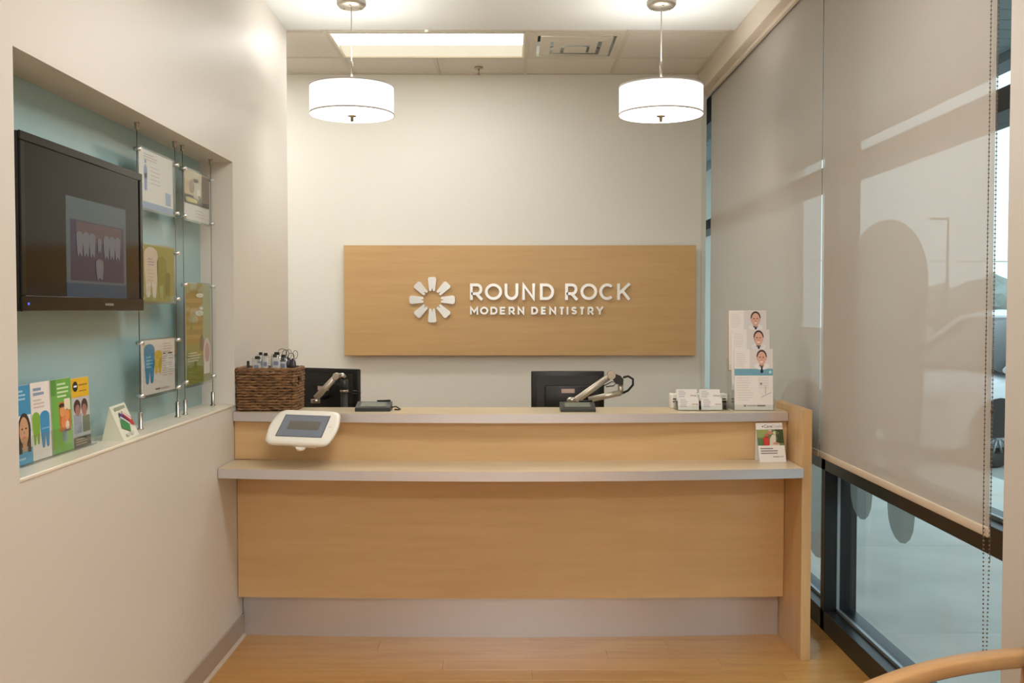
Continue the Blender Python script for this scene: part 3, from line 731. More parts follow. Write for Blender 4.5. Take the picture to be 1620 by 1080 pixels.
poster('olive green poster with a pale tooth holding text, half behind the television', 0, 1, 1.618, 1.852,
       [((158, 160, 84), R(0, 0, 1, 1)), (None, 0), ((138, 142, 66), TOOTH(.62, .05, .82, .3)), ((226, 210, 194), TOOTH(.3, .07, .965, .40)), (None, 0), ((116, 118, 56), TOOTH(.80, .10, .54, .16)), ((160, 176, 120), TOOTH(.60, .06, .3, .12))]
       + [((176, 150, 176), p) for p in LINES(.20, .76, .2, 3, .05, .02)] + [((196, 176, 160), p) for p in LINES(.2, .56, .2, 4, .06, .012)], (1.64, 1.83))
poster('tall olive green poster with white shoes and a smiling face', 2, 3, 1.258, 1.716,
       [((160, 156, 84), R(0, 0, 1, 1)), (None, 0), ((172, 146, 78), R(0, .40, .66, .93)), ((164, 172, 118), R(.68, .42, 1, 1)), ((142, 148, 66), R(0, 0, 1, .22)), (None, 0)]
       + [((190, 160, 92), R(0, .45+i*.09, .66, .49+i*.09)) for i in range(5)]
       + [(None, 0), ((240, 240, 232), EL(.56, .885, .15, .022)), ((222, 230, 220), EL(.54, .705, .16, .03)), ((238, 238, 230), EL(.62, .755, .07, .014)), ((146, 156, 82), R(.16, .52, .26, .68)), ((128, 110, 92), EL(.62, .40, .09, .085)), ((226, 206, 196), EL(.84, .28, .16, .17)), (None, 0), ((206, 148, 128), EL(.84, .30, .10, .10)), ((238, 224, 214), R(.70, .08, .95, .2))]
       + [((232, 232, 206), p) for p in LINES(.05, .315, .55, 4, .026, .010)], (1.285, 1.702))
poster('white poster with a blue tooth and a yellow tooth beside text columns', 0, 1, 1.258, 1.484,
       [((150, 186, 110), TOOTH(.20, .42, .93, .27)), (None, 0), ((228, 190, 52), TOOTH(.47, .36, .80, .24)), (None, 0), ((38, 142, 190), TOOTH(.22, .20, .93, .30)), (None, 0)]
       + [((150, 206, 226), p) for p in LINES(.12, .70, .2, 4, .06, .025)] + [((190, 172, 166), p) for p in LINES(.62, .92, .3, 4, .05, .014)]
       + [((196, 180, 172), p) for p in LINES(.6, .68, .15, 9, .045, .014, 5)] + [((196, 180, 172), p) for p in LINES(.8, .68, .15, 9, .045, .014, 6)] + [((96, 84, 80), R(.62, .715, .7, .74)), ((96, 84, 80), R(.78, .715, .92, .74)), ((140, 130, 90), R(.38, .06, .52, .09)), ((196, 180, 176), R(.55, .06, .8, .085))], (1.272, 1.470))

# ------------------------------------------------------------------ niche: brochure rack and its leaflets
rk = thing('brochure_rack', 'low clear acrylic brochure rack on the niche sill', 'rack', (-1.41, 3.08, NZ0))
RX, RY0, RY1 = -1.389, 2.818, 3.335
mb(ACRYL).box(RX, RY0, NZ0+.001, RX+.003, RY1, NZ0+.085, .0005).build('front_lip', rk)
mb(ACRYL).prism([(RX-.033, RY0, NZ0+.001), (RX-.030, RY0, NZ0+.001), (RX-.036, RY0, NZ0+.19), (RX-.039, RY0, NZ0+.19)], (0, RY1-RY0, 0)).build('back_sheet', rk)
mb(ACRYL).box(RX-.033, RY0, NZ0, RX+.003, RY1, NZ0+.003).build('base', rk)
def leaflet(label, y0, y1, h, shapes, xo=0.):
    t = thing('brochure', label, 'brochure', (RX-.012-xo, (y0+y1)/2, NZ0+.004), 'folded leaflets in the niche rack')
    o = Vector((RX-.012-xo, y0, NZ0+.004)); U = Vector((0, y1-y0, 0)); V = Vector((-.008, 0, h))
    pp = mb(PAPER).prism([o, o+U, o+U+V, o+V], (-.005, 0, 0)).build('pages', t)
    printed('print', pp, o, U, V, shapes)
skin = (206, 160, 124); hair = (58, 42, 36)
leaflet('blue brochure with a portrait of a long haired woman', 2.822, 2.918, .228,
        [((62, 150, 196), R(0, 0, 1, 1)), (None, 0), ((72, 166, 208), R(0, 0, 1, .2)), ((236, 240, 240), R(0, .2, 1, .62)), (None, 0), (hair, EL(.55, .42, .40, .23)), (hair, R(.16, .14, .36, .42)), (hair, R(.72, .14, .92, .42)), (None, 0), (skin, EL(.52, .42, .29, .18)), (skin, R(.4, .16, .66, .3)), (None, 0), ((226, 110, 100), EL(.52, .34, .1, .012)), (hair, EL(.40, .45, .05, .012)), (hair, EL(.64, .45, .05, .012)), ((170, 120, 96), EL(.52, .40, .04, .014))]
        + [((160, 208, 232), p) for p in LINES(.12, .94, .6, 3, .05, .025)] + [((170, 214, 236), R(.15, .06, .55, .085))])
leaflet('white brochure with a green tooth and a blue tooth', 2.922, 3.042, .230,
        [((130, 178, 60), TOOTH(.22, .2, .62, .40)), (None, 0), ((58, 146, 196), TOOTH(.68, .14, .62, .52)), (None, 0), ((120, 180, 214), R(.48, .38, .92, .40))]
        + [((140, 160, 190), p) for p in LINES(.12, .93, .6, 2, .06, .035)] + [((214, 190, 184), p) for p in LINES(.12, .78, .6, 3, .045, .016)])
leaflet('green brochure with a photo of people laughing together', 3.050, 3.190, .230,
        [((112, 176, 74), R(0, 0, 1, 1)), (None, 0), ((88, 150, 62), R(0, .78, .25, 1)), ((196, 110, 44), R(.36, .28, .92, .68)), (None, 0), ((240, 226, 200), R(.62, .56, .92, .72)), ((228, 158, 96), EL(.52, .55, .13, .075)), ((232, 150, 84), EL(.74, .5, .13, .085)), ((226, 140, 80), EL(.56, .40, .12, .075)), ((236, 214, 190), EL(.74, .36, .10, .06)), ((70, 40, 26), EL(.5, .635, .14, .03)), ((120, 140, 160), R(.5, .14, .68, .3)), ((96, 50, 34), R(.6, .27, .9, .3))]
        + [((210, 236, 190), p) for p in LINES(.3, .94, .6, 4, .055, .025)])
leaflet('yellow topped brochure with a photo of two people in grey', 3.194, 3.325, .224,
        [((232, 184, 30), R(0, .72, 1, 1)), ((196, 196, 196), R(0, .14, 1, .72)), ((72, 62, 58), R(0, 0, 1, .15)), (None, 0), ((26, 24, 22), EL(.22, .88, .15, .075)), ((76, 50, 46), EL(.28, .58, .20, .11)), ((76, 50, 46), EL(.70, .58, .19, .11)), ((150, 160, 176), R(.05, .2, .5, .48)), ((120, 128, 104), R(.55, .2, .98, .44)), (None, 0), ((166, 118, 104), EL(.30, .53, .14, .085)), ((166, 118, 104), EL(.68, .52, .14, .09)), ((250, 250, 250), R(.13, .87, .31, .895)), ((150, 116, 30), R(.42, .885, .9, .905)), ((150, 120, 40), R(.42, .80, .85, .815))]
        + [((176, 160, 110), p) for p in LINES(.12, .115, .7, 3, .035, .012)])

tc = thing('tent_card', 'pale folded paper tent box with a red and green emblem on the niche sill', 'tent card', (-1.37, 3.51, NZ0))
A = [Vector((-1.320, 3.40, NZ0)), Vector((-1.345, 3.605, NZ0)), Vector((-1.425, 3.615, NZ0)), Vector((-1.40, 3.41, NZ0))]
ap0, ap1 = Vector((-1.373, 3.408, NZ0+.116)), Vector((-1.392, 3.592, NZ0+.116))
PCARD = mat('pale_card', (232, 232, 210), .55)
b = mb(PCARD); vv = [b.bm.verts.new(p) for p in (A[0], A[1], A[2], A[3], ap0, ap1)]
b._fin([b.bm.faces.new([vv[i] for i in f]) for f in ((0, 1, 5, 4), (2, 3, 4, 5), (1, 2, 5), (3, 0, 4), (0, 3, 2, 1))]); b.build('card', tc)
printed('print', tc, A[0], A[1]-A[0], ap0-A[0], [((206, 206, 196), R(.25, .08, .7, .16)), ((150, 160, 140), R(.15, .84, .8, .93)), ((44, 140, 74), [(.16, .34), (.56, .17), (.64, .36), (.24, .60)]), ((70, 60, 110), [(.26, .66), (.66, .38), (.72, .50), (.32, .79)]), ((196, 48, 54), [(.48, .80), (.92, .50), (.93, .28), (.76, .34), (.50, .60)]), (None, 0), ((240, 240, 236), [(.28, .62), (.68, .36), (.70, .40), (.30, .66)]), ((240, 240, 236), [(.50, .72), (.84, .46), (.86, .50), (.52, .76)])], start=.004)

# ------------------------------------------------------------------ basket on the counter
ZK = 1.111
bk = thing('wicker_basket', 'brown woven seagrass basket on the counter by the niche wall', 'basket', (-1.16, 4.88, ZK))
BX0, BX1, BY0, BY1 = -1.298, -1.022, 4.735, 5.035
CTOP_BACK = 4.93
def rrect(x0, x1, y0, y1, r, n=5):
    p = []
    for cx, cy, a in ((x1-r, y0+r, -PI/2), (x1-r, y1-r, 0), (x0+r, y1-r, PI/2), (x0+r, y0+r, PI)):
        for k in range(n+1): p.append((cx+r*math.cos(a+PI/2*k/n), cy+r*math.sin(a+PI/2*k/n)))
    return p
def dense(p, step):
    out = []; n = len(p)
    for i in range(n):
        a, c = Vector(p[i]), Vector(p[(i+1) % n]); m_ = max(1, int((c-a).length/step))
        for k in range(m_): out.append(a+(c-a)*k/m_)
    return out
BYB = 4.925
wv = mb(WICK); NR = 15
for i in range(NR):
    z = ZK+.0102+i*.0131; gr = .004*i/NR
    loop = dense(rrect(BX0-gr, BX1+gr, BY0-gr*.5, BYB+gr, .018), .011)
    ph = (i % 2)*PI; run = []
    cx_, cy_ = (BX0+BX1)/2, (BY0+BYB)/2
    L = 0; pts = []
    for k, q in enumerate(loop):
        d = Vector((q.x-cx_, q.y-cy_)).normalized()
        wob = .0042*math.sin(L/.024*PI+ph)+random.uniform(-.0015, .0015)
        pts.append(Vector((q.x+d.x*wob, q.y+d.y*wob, z+random.uniform(-.0022, .0022))))
        L += .011
    hole_ = lambda p: 9 <= i <= 11 and p.x > BX1-.006 and abs(p.y-4.80) < .035
    segs = []; cur = []
    for p in pts+[pts[0]]:
        if hole_(p):
            if len(cur) > 1: segs.append(cur)
            cur = []
        else: cur.append(p)
    if len(cur) > 1: segs.append(cur)
    for sg in segs: wv.tube(sg, [.0066+random.uniform(-.0012, .0012) for _ in sg], 6)
wv.build('weave', bk)['kind'] = 'stuff'
wv = mb(WICK)
for k in (-.0045, .0045):
    loop = dense(rrect(BX0-.005, BX1+.005, BY0-.004, BYB+.004, .02), .012)
    wv.tube([(q.x, q.y, ZK+.2+.003*math.sin(i*1.3+k*300)) for i, q in enumerate(loop)], .0062, 6, closed=True)
wv.build('rim', bk)
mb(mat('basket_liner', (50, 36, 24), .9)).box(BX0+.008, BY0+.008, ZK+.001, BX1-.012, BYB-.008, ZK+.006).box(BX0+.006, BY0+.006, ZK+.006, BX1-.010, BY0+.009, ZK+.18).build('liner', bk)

# clear packets and corded items standing in the basket
PK = clear('clear_film', (.9, .92, .93), 2.2, .12)
BLUEF = mat('blue_print_film', (150, 156, 182), .4)
def packet(x, y, h, w, capcol, label, tilt):
    t = thing('plastic_packet', label, 'packet', (x, y, ZK+.007), 'clear packets standing in the basket')
    z0 = ZK+.007; M = Matrix.Translation((x, y, z0)) @ Matrix.Rotation(tilt, 4, 'Y')
    mb(PK).box(-w/2, -.006, 0, w/2, .006, h, .004, M, 2).build('film', t)
    mb(capcol).box(-w*.2, -.005, h-.006, w*.3, .005, h+.009, .003, M, 2).build('cap', t)
    mb(PAPER).box(-w*.36, -.0012, .12, w*.36, .0012, h-.025, 0, M).build('insert', t)
    mb(BLUEF).box(-w*.28, -.0020, h-.055, w*.2, -.0013, h-.035, 0, M).build('label_strip', t)
px = [(-1.225, 4.79, .245, .05, 'clear packet with black cap among the others, upright'), (-1.205, 4.83, .262, .034, 'narrow clear packet with dark cap'), (-1.178, 4.80, .260, .036, 'clear packet with black cap and blue strip'), (-1.152, 4.835, .252, .04, 'clear packet with dark top near the basket middle'), (-1.128, 4.80, .264, .05, 'wide clear packet under a black cap'), (-1.098, 4.83, .25, .045, 'bluish clear packet below the cord loops')]
for i, (x, y, h, w, lb) in enumerate(px): packet(x, y, h, w, BLK, lb, random.uniform(-.05, .05))
tag(mb(BLK).box(-1.262, 4.776, ZK+.007, -1.250, 4.79, ZK+.238, .003, Matrix.Identity(4), 2).build('black_case'), 'slim black case standing at the basket end by the wall', 'case', None)
def corded(x, y, h, label, loops):
    t = thing('corded_eyewear', label, 'eyewear', (x, y, ZK+.007), 'corded items in the basket')
    z = ZK+.007
    q = bmesh.new(); bmesh.ops.create_uvsphere(q, u_segments=16, v_segments=10, radius=1, matrix=Matrix.Translation((x, y, z+h-.03)) @ Matrix.Diagonal((.016, .008, .034, 1)))
    mb(mat('smoked_lens', (70, 66, 76), .12)).merge(q, smooth=True).build('lens', t)
    mb(BLK).tube([(x-.014, y, z), (x-.016, y, z+h-.05), (x-.010, y, z+h-.012), (x, y, z+h+.004)], .003, 6).build('temple', t)
    for (dx, dz, rx, rz) in loops:
        pts = [(x+dx+rx*math.sin(2*PI*k/20), y+.004*math.sin(4*PI*k/20), z+h+dz+rz*math.cos(2*PI*k/20)) for k in range(20)]
        mb(BLK).tube(pts, .0014, 6, closed=True).build('cord_loop', t)
corded(-1.045, 4.80, .238, 'dark lensed corded eyewear standing at the handle end of the basket', [(-.008, .012, .014, .018), (.012, .022, .011, .02)])
corded(-1.075, 4.835, .242, 'black corded eyewear with two wide loops', [(-.012, .02, .016, .02), (.004, .018, .012, .024)])
corded(-1.11, 4.86, .244, 'corded eyewear behind the packets with one wide loop', [(.0, .022, .02, .02)])

# ------------------------------------------------------------------ monitors on arms
def monitor(label, c, yaw, zt, w, h, arm):
    t = thing('computer_monitor', label, 'monitor', (c[0], c[1], .745), 'monitors behind the counter')
    M = Matrix.Translation((c[0], c[1], 0)) @ Matrix.Rotation(yaw, 4, 'Z')
    mb(BLK).box(-w/2, -.008, zt-h, w/2, .018, zt, .006, M, 2).build('housing', t)
    b = mb(DKG); b.prism([M @ Vector(p) for p in ((-w/2+.03, -.008, zt-.025), (w/2-.03, -.008, zt-.025), (w/2-.03, -.008, zt-h+.03), (-w/2+.03, -.008, zt-h+.03))], M.to_3x3() @ Vector((0, -.012, 0)))
    bc = b.build('back_cover', t)
    mb(BLK).box(-w/2+.07, -.034, zt-h+.05, w/2-.07, -.018, zt-.075, .008, M, 2).build('rear_bulge', t)
    mb(mat('monitor_sticker', (206, 176, 164), .6)).box(-.035, -.0355, zt-.115, .035, -.0345, zt-.093, 0, M).build('sticker', bc)
    mb(mat('dark_screen', (20, 22, 26), .1)).box(-w/2+.012, .018, zt-h+.016, w/2-.012, .0195, zt-.012, 0, M).build('screen', t)
    arm(t, M)
    return t
def arm_right(t, M):
    P = lambda px, pz, y=5.16: (px, y, pz)
    mb(SILVER).tube([P(.343, 1.122), P(.349, 1.126), P(.528, 1.255)], [.015, .019, .017], 10).build('upper_arm', t)
    mb(NICKEL).cyl((.528, 5.135, 1.255), (.528, 5.185, 1.255), .021).build('joint', t)
    mb(BLK).prism([(.532, 5.14, 1.268), (.576, 5.14, 1.252), (.590, 5.14, 1.235), (.588, 5.14, 1.205), (.552, 5.14, 1.21), (.530, 5.14, 1.24)], (0, .045, 0)).build('elbow', t)
    mb(SILVER).cyl((.578, 5.165, 1.205), (.578, 5.165, 1.155), .014).build('pivot', t)
    mb(SILVER).tube([(.578, 5.16, 1.163), (.50, 5.17, 1.145), (.415, 5.19, 1.125)], .016, 10).build('lower_arm', t)
    mb(BLK).tube([(.59, 5.16, 1.243), (.615, 5.155, 1.25), (.640, 5.15, 1.235), (.640, 5.15, 1.205), (.615, 5.155, 1.175), (.59, 5.16, 1.162)], .006, 8).build('cable', t)
    mb(BLK).tube([(.49, 5.15, 1.20), (.53, 5.145, 1.222), (.555, 5.15, 1.218), (.54, 5.15, 1.20), (.50, 5.15, 1.195)], .003, 6).build('cable', t)
    mb(NICKEL).cyl((.311, 5.19, 1.128), (.311, 5.19, .745), .016).build('post', t)
    mb(NICKEL).lathe([(.001, 1.118), (.03, 1.118), (.032, 1.126), (.024, 1.138), (.001, 1.142)], (.325, 5.17, 0), 18).build('post_cap', t)
    mb(BLK).cyl((.345, 5.165, 1.122), (.345, 5.275, 1.10), .014).build('mount', t)
monitor('black monitor seen from behind on a bent silver arm near the counter middle', (.311, 5.31), 0., 1.267, .39, .30, arm_right)
def arm_left(t, M):
    y = 5.08
    mb(SILVER).tube([(-.99, y, 1.142), (-.884, y, 1.256)], [.017, .015], 10).build('upper_arm', t)
    mb(NICKEL).cyl((-.884, y-.02, 1.256), (-.884, y+.02, 1.256), .017).build('joint', t)
    mb(NICKEL).tube([(-.884, y, 1.256), (-.852, y, 1.259), (-.84, y, 1.245)], .014, 10).build('elbow', t)
    mb(DKG).cyl((-.845, y, 1.238), (-.845, y, 1.186), .021).build('sleeve', t)
    mb(NICKEL).cyl((-.845, y, 1.186), (-.845, y, 1.174), .023).build('collar', t)
    mb(DKG).cyl((-.845, y, 1.174), (-.845, y, .745), .019).build('post', t)
    mb(BLK).tube([(-.83, y+.02, 1.18), (-.79, y+.02, 1.178), (-.765, y+.03, 1.17), (-.79, y+.03, 1.163), (-.83, y+.02, 1.165)], .003, 6).build('cable', t)
    mb(BLK).cyl((-.99, y, 1.142), (-.955, y+.13, 1.14), .013).build('mount', t)
    mb(NICKEL).lathe([(.001, 1.118), (.026, 1.118), (.026, 1.138), (.001, 1.142)], (-.99, y, 0), 16).build('lower_joint', t)
monitor('black monitor seen from behind, partly hidden by the woven basket', (-.965, 5.26), -.42, 1.285, .40, .30, arm_left)

# ------------------------------------------------------------------ small things on the counter
def pad(x, y, label, cord):
    t = thing('signature_pad', label, 'signature pad', (x, y, ZK), 'signature pads on the counter')
    w = .083
    mb(DKG).prism([(x-w, y-.055, ZK), (x-w, y+.055, ZK), (x-w, y+.055, ZK+.036), (x-w, y+.04, ZK+.040), (x-w, y-.05, ZK+.018), (x-w, y-.055, ZK+.012)], (2*w, 0, 0)).build('body', t)
    n = Vector((0, -.022, .09)).normalized()
    o = Vector((x-w+.022, y-.036, ZK+.0214)) + n*.0008
    U, V = Vector((2*w-.044, 0, 0)), Vector((0, .062, .0152))
    mb(mat('pad_screen', (112, 116, 100), .2)).prism([o, o+U, o+U+V, o+V], n*.0008).build('screen', t)
    mb(BLK).cyl((x+.01, y+.042, ZK+.042), (x+.075, y+.042, ZK+.044), .004, 8).build('stylus', t)
    if cord: mb(BLK).tube([(x+w-.002, y+.03, ZK+.012), (x+w+.02, y+.03, ZK+.016), (x+w+.042, y+.015, ZK+.005), (x+w+.036, y-.002, ZK+.004), (x+w+.016, y+.004, ZK+.004)], .0035, 6).build('cord', t)
pad(-.652, 4.775, 'black signature pad with a short cord on the counter', True)
pad(.325, 4.748, 'black signature pad in front of the monitor with the bent arm', False)

ch = thing('card_holder', 'clear acrylic business card holder on the counter', 'card holder', (.92, 4.79, ZK))
mb(ACRYL).box(.800, 4.742, ZK, 1.055, 4.85, ZK+.003).box(.800, 4.742, ZK+.003, 1.055, 4.745, ZK+.026).box(.800, 4.79, ZK+.003, 1.055, 4.793, ZK+.05).box(.800, 4.846, ZK+.003, 1.055, 4.849, ZK+.08).build('tray', ch)
mb(ACRYL).box(.802, 4.7935, ZK+.0035, 1.053, 4.8455, ZK+.0415).build('step', ch)
for x in (.800, .913, 1.036): mb(ACRYL).box(x, 4.7455, ZK+.0035, x+.002, 4.7895, ZK+.05).build('divider', ch)
def cards(x, y, z, label):
    t = thing('business_cards', label, 'cards', (x+.05, y, z), 'stacks of business cards')
    M = Matrix.Translation((x, y, z)) @ Matrix.Rotation(-.22, 4, 'X')
    pp = mb(PAPER).box(0, 0, 0, .1, .012, .058, .0006, M).build('card_stack', t)
    o = M @ Vector((0, 0, 0)); R3 = M.to_3x3()
    printed('print', pp, o, R3 @ Vector((.1, 0, 0)), R3 @ Vector((0, 0, .058)), [((170, 164, 170), p) for p in LINES(.1, .86, .38, 5, .14, .05)] + [((206, 176, 150), R(.66, .42, .84, .52)), ((150, 140, 150), R(.86, .42, .95, .5))])
cards(.808, 4.749, ZK+.0045, 'white business cards in the front pocket nearest the counter middle')
cards(.919, 4.749, ZK+.0045, 'white business cards in the front pocket beside the tall leaflets')
cards(.808, 4.797, ZK+.042, 'white business cards in the rear pocket nearest the counter middle')
cards(.919, 4.797, ZK+.042, 'white business cards in the rear pocket beside the tall leaflets')
dv = thing('desktop_device', 'white boxy device with black slots behind the card holder', 'device', (.94, 4.89, ZK))
mb(WHT).box(.79, 4.862, ZK, 1.068, 4.925, ZK+.072, .006, seg=2).build('case', dv)
for z in (.030, .044): mb(BLK2).box(.80, 4.8605, ZK+z, 1.06, 4.864, ZK+z+.006).build('slot', dv)

br = thing('leaflet_stand', 'stepped clear leaflet stand on the counter by the end panel', 'leaflet stand', (1.17, 4.82, ZK))
SX0, SX1 = 1.078, 1.262
mb(ACRYL).box(SX0-.004, 4.744, ZK, SX1+.004, 4.925, ZK+.003).build('base', br)
for k in range(3):
    y = 4.748+.062*k
    mb(ACRYL).box(SX0-.004, y-.004, ZK+.003, SX1+.004, y-.002, ZK+.03+.092*k).build('pocket', br)
    mb(ACRYL).box(SX0-.006, y-.004, ZK+.003, SX0-.004, y+.05, ZK+.06+.092*k).build('cheek', br)
    mb(ACRYL).box(SX1+.004, y-.004, ZK+.003, SX1+.006, y+.05, ZK+.06+.092*k).build('cheek', br)
mb(mat('tan_backing', (206, 180, 142), .6)).box(SX0-.002, 4.905, ZK+.18, SX1-.03, 4.908, ZK+.475).build('backing_card', br)
def bigleaf(k, label):
    y = 4.750+.062*k; z = ZK+.004+.092*k
    t = thing('leaflet', label, 'leaflet', ((SX0+SX1)/2, y, z), 'portrait leaflets in the stepped stand')
    o = Vector((SX0, y, z)); U = Vector((SX1-SX0, 0, 0)); V = Vector((0, .016, .292))
    pp = mb(PAPER).prism([o, o+U, o+U+V, o+V], (0, .004, 0)).build('pages', t)
    fx, fy = .71, .845
    sh = [((112, 166, 184), R(0 if k == 0 else .3, .565, 1, .675)), ((222, 215, 211), R(.40, .675, 1, 1)), (None, 0), ((232, 228, 226), EL(fx, .715, .2, .055)), ((224, 182, 164), R(fx-.06, .71, fx+.06, .80)), ((70, 48, 42), EL(fx, fy+.03, .135, .112)), (None, 0), ((28, 34, 48), [(fx-.035, .715), (fx+.035, .715), (fx+.022, .685), (fx+.045, .62), (fx, .60), (fx-.04, .62), (fx-.015, .685)]), ((222, 172, 152), EL(fx, fy, .112, .112)), ((222, 172, 152), EL(fx-.112, fy, .02, .026)), ((222, 172, 152), EL(fx+.112, fy, .02, .026)), ((190, 220, 226), EL(.93, .62, .035, .025))]
    sh += [((222, 213, 208), p) for p in LINES(.05, .93, .3, 7, .034, .01, 3)] + [((220, 211, 206), p) for p in LINES(.06, .53, .44, 10, .04, .012, 4)] + [((220, 211, 206), p) for p in LINES(.62, .53, .3, 5, .04, .012, 5)]
    sh += [(None, 0), ((70, 48, 42), EL(fx-.042, fy+.018, .022, .008)), ((70, 48, 42), EL(fx+.042, fy+.018, .022, .008)), ((204, 146, 128), EL(fx, fy-.018, .016, .02)), ((246, 238, 232), EL(fx, fy-.058, .04, .010)), ((150, 140, 140), R(.24, .055, .30, .085)), ((180, 170, 168), R(.33, .06, .56, .08)), ((120, 112, 112), R(.58, .06, .8, .082)), ((176, 168, 166), [(.68, .20), (.96, .285), (.96, .295), (.68, .21)]), ((176, 168, 166), R(.80, .26, .815, .40)), ((150, 140, 136), EL(.69, .43, .03, .02))]
    printed('print', pp, o, U, V, sh)
bigleaf(0, 'front leaflet with a blue band and a smiling man in a tie, fully visible')
bigleaf(1, 'middle leaflet of the stepped stand, only the smiling face showing')
bigleaf(2, 'rear topmost leaflet of the stepped stand with the smiling face')

tn = thing('ledge_card', 'white table tent card with a couple photo on the desk ledge', 'tent card', (1.24, 4.66, .884))
o = Vector((1.168, 4.622, .884)); U = Vector((.128, .014, 0)); V = Vector((-.010, .045, .178))
mb(PAPER).prism([o, o+U, o+U+V, o+V], (0, .002, 0)).prism([o+V, o+U+V, o+U+Vector((-.004, .07, 0)), o+Vector((-.004, .075, 0))], (0, -.002, 0)).build('card', tn)
printed('print', tn, o, U, V, [((104, 124, 70), R(0, .42, 1, .83)), (None, 0), ((150, 160, 96), R(0, .62, .42, .83)), ((60, 72, 36), R(.70, .48, 1, .83)), ((84, 120, 76), R(0, .42, .24, .58)), ((196, 206, 150), EL(.72, .74, .12, .05)), ((206, 58, 50), [(.20, .42), (.22, .60), (.32, .68), (.42, .66), (.46, .42)]), ((216, 208, 190), [(.44, .42), (.48, .60), (.58, .70), (.74, .68), (.82, .42)]), (None, 0), ((196, 110, 84), EL(.36, .69, .065, .045)), ((206, 136, 110), EL(.50, .755, .085, .06)), ((226, 220, 214), EL(.50, .80, .08, .022)), ((196, 140, 116), EL(.70, .47, .12, .03)), ((60, 60, 66), EL(.245, .905, .025, .018))]
        + [((130, 120, 118), p) for p in LINES(.08, .355, .68, 3, .06, .026)] + [((130, 126, 130), R(.52, .12, .76, .14)), ((190, 186, 190), R(.78, .12, .92, .145))])
def words(txt, size, o_, U_, V_, m, parent, x, y):
    cu = bpy.data.curves.new('wording', 'FONT'); cu.body = txt; cu.size = size; cu.extrude = .0002; cu.align_x = 'LEFT'
    tmp = bpy.data.objects.new('wording', cu); C.objects.link(tmp); bpy.context.view_layer.update()
    me = bpy.data.meshes.new_from_object(tmp.evaluated_get(bpy.context.evaluated_depsgraph_get())); bpy.data.objects.remove(tmp)
    u, v = U_.normalized(), V_.normalized(); n = u.cross(v); M = Matrix((u, v, n)).transposed().to_4x4(); M.translation = o_+U_*x+V_*y+n*.0014
    t = bmesh.new(); t.from_mesh(me); bpy.data.meshes.remove(me)
    return mb(m).merge(t, M).build('lettering', parent)
words('Care', .020, o, U, V, mat('ink_dark', (50, 50, 56), .5), tn, .29, .875)
words('Credit', .020, o, U, V, mat('ink_pale', (176, 170, 174), .5), tn, .58, .875)

# ------------------------------------------------------------------ tablet kiosk at the counter edge
kc = Vector((-.935, 4.505, 1.064))
kt = thing('tablet_kiosk', 'white tablet enclosure tilted at the counter edge below the basket', 'tablet', (kc.x, kc.y, 1.0))
u = Vector((1, -.095, -.028)).normalized(); v = Vector((.01, .23, .128)); v = (v-u*v.dot(u)).normalized(); n = u.cross(v)
def kout(hw, hh, r, bulge, k=8):
    p = []
    for sx, sy, a in ((1, -1, -PI/2), (1, 1, 0), (-1, 1, PI/2), (-1, -1, PI)):
        for i in range(k+1):
            an = a+PI/2*i/k; p.append((sx*(hw-r)+r*math.cos(an), sy*(hh-r)+r*math.sin(an)))
        if sx == 1 and sy == -1: p += [(hw+bulge*math.sin(PI*j/8), (-hh+r)+(2*hh-2*r)*j/8) for j in range(1, 8)]
        if sx == -1 and sy == 1: p += [(-hw-bulge*math.sin(PI*j/8), (hh-r)-(2*hh-2*r)*j/8) for j in range(1, 8)]
    return p
b = mb(WHT)
lay = [(.0, -.016, -.012), (.006, -.016, -.020+.002), (.0, -.010, -.006), (0, 0, 0)]
prof = [(-.008, -.020), (-.002, -.014), (0, -.006), (-.001, -.001), (-.005, .0035), (-.014, .005)]
rings = []
for ins, hgt in prof: rings.append([b.bm.verts.new(kc+u*x+v*y+n*hgt) for x, y in kout(.150+ins, .128+ins, .042, .010)])
fs = []
for A_, B_ in zip(rings[:-1], rings[1:]):
    N_ = len(A_)
    for i in range(N_): fs.append(b.bm.faces.new((A_[i], A_[(i+1) % N_], B_[(i+1) % N_], B_[i])))
b._fin(fs, True); b._fin([b.bm.faces.new(rings[0]), b.bm.faces.new(rings[-1])]); b.build('enclosure', kt)
sw, shh = .103, .081
def kq(x0, y0, x1, y1, h): return [kc+u*x+v*y+n*h for x, y in ((x0, y0), (x1, y0), (x1, y1), (x0, y1))]
mb(BLK2).prism(kq(-sw-.003, -shh-.003, sw+.003, shh+.003, .0052), n*.0003).build('screen_gasket', kt)
ks = mb(mat('tablet_glass', (112, 118, 130), .12)).prism(kq(-sw, -shh, sw, shh, .0056), n*.0003).build('screen', kt)
mb(mat('tablet_rect', (96, 90, 82), .15)).prism(kq(-.07, -.030, .075, .036, .0060), n*.0003).build('screen_rect', ks)  # darker rectangle lying on the tablet screen
mb(mat('tablet_badge', (206, 196, 180), .4)).prism(kq(.118, -.003, .132, .001, .0052), n*.0004).build('badge', kt)
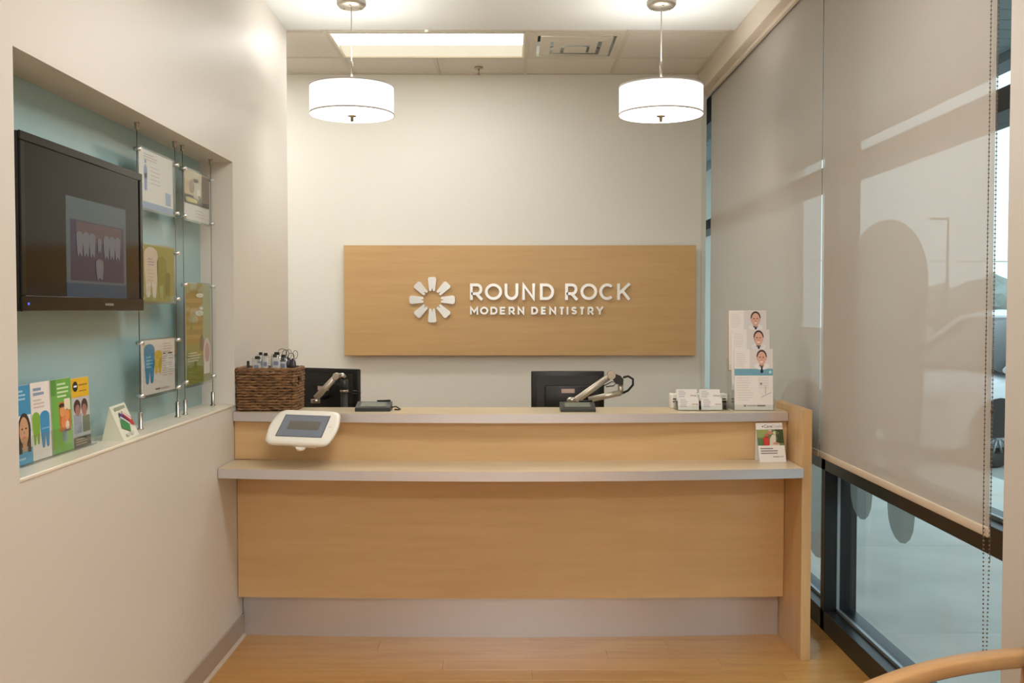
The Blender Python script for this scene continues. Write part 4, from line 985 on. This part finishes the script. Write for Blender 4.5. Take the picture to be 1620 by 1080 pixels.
mb(WHT).tube([kc-n*.022, kc-n*.034+v*.03, Vector((kc.x+.01, 4.61, 1.052)), Vector((kc.x+.01, 4.645, 1.066))], .014, 12).build('bracket', kt)
bt = kc-v*.126+u*.02-n*.022
mb(WHT).prism([bt+n*.006+u*.022*math.cos(PI*k/8)-v*.022*math.sin(PI*k/8) for k in range(9)], -n*.008).build('lock_tab', kt)
mb(WHT).prism([kc-v*.115+u*x-n*.020 for x in (-.02, .085)]+[kc-v*.09+u*x-n*.020 for x in (.085, -.02)], -n*.010).build('foot_plate', kt)

# ------------------------------------------------------------------ waiting chair at the edge of the view
cr = thing('lounge_chair', 'waiting chair with curved beech arms beside the window pier', 'chair', (1.1, 2.35, 0))
def armrest(y):
    b = mb(ARMWOOD); pts = []
    for k in range(17):
        f = k/16; x = .895+.50*f; z = .665 - .075*(1-f)**2.2; pts.append((x, z, y + .10*f**.7 - .06 ))
    rings = []
    for i, (x, z, yy) in enumerate(pts):
        w = .030; t_ = .019
        rings.append([b.bm.verts.new((x, yy+a*w, z+c*t_)) for a, c in ((-1, -.7), (-.8, -1), (.8, -1), (1, -.7), (1, .7), (.8, 1), (-.8, 1), (-1, .7))])
    fs = []
    for A_, B_ in zip(rings[:-1], rings[1:]):
        for i in range(8): fs.append(b.bm.faces.new((A_[i], A_[(i+1) % 8], B_[(i+1) % 8], B_[i])))
    b._fin(fs, True); b._fin([b.bm.faces.new(rings[0]), b.bm.faces.new(rings[-1])]); return b.build('armrest', cr)
AY = 2.60
armrest(AY); armrest(AY-.56)
for y in (AY, AY-.56):
    mb(ARMWOOD).tube([(.99, y-.01, 0), (1.0, y-.01, .40), (1.04, y-.01, .61)], [.016, .02, .018], 10).build('leg', cr)
    mb(ARMWOOD).tube([(1.40, y+.02, 0), (1.37, y+.02, .42), (1.39, y+.03, .645)], [.016, .02, .018], 10).build('leg', cr)
mb(FABRIC).box(.95, AY-.52, .36, 1.36, AY-.05, .46, .03, seg=3).build('seat', cr)
mb(FABRIC).prism([(1.32, AY-.52, .46), (1.37, AY-.52, .46), (1.405, AY-.52, .88), (1.365, AY-.52, .88)], (0, .47, 0)).build('backrest', cr)
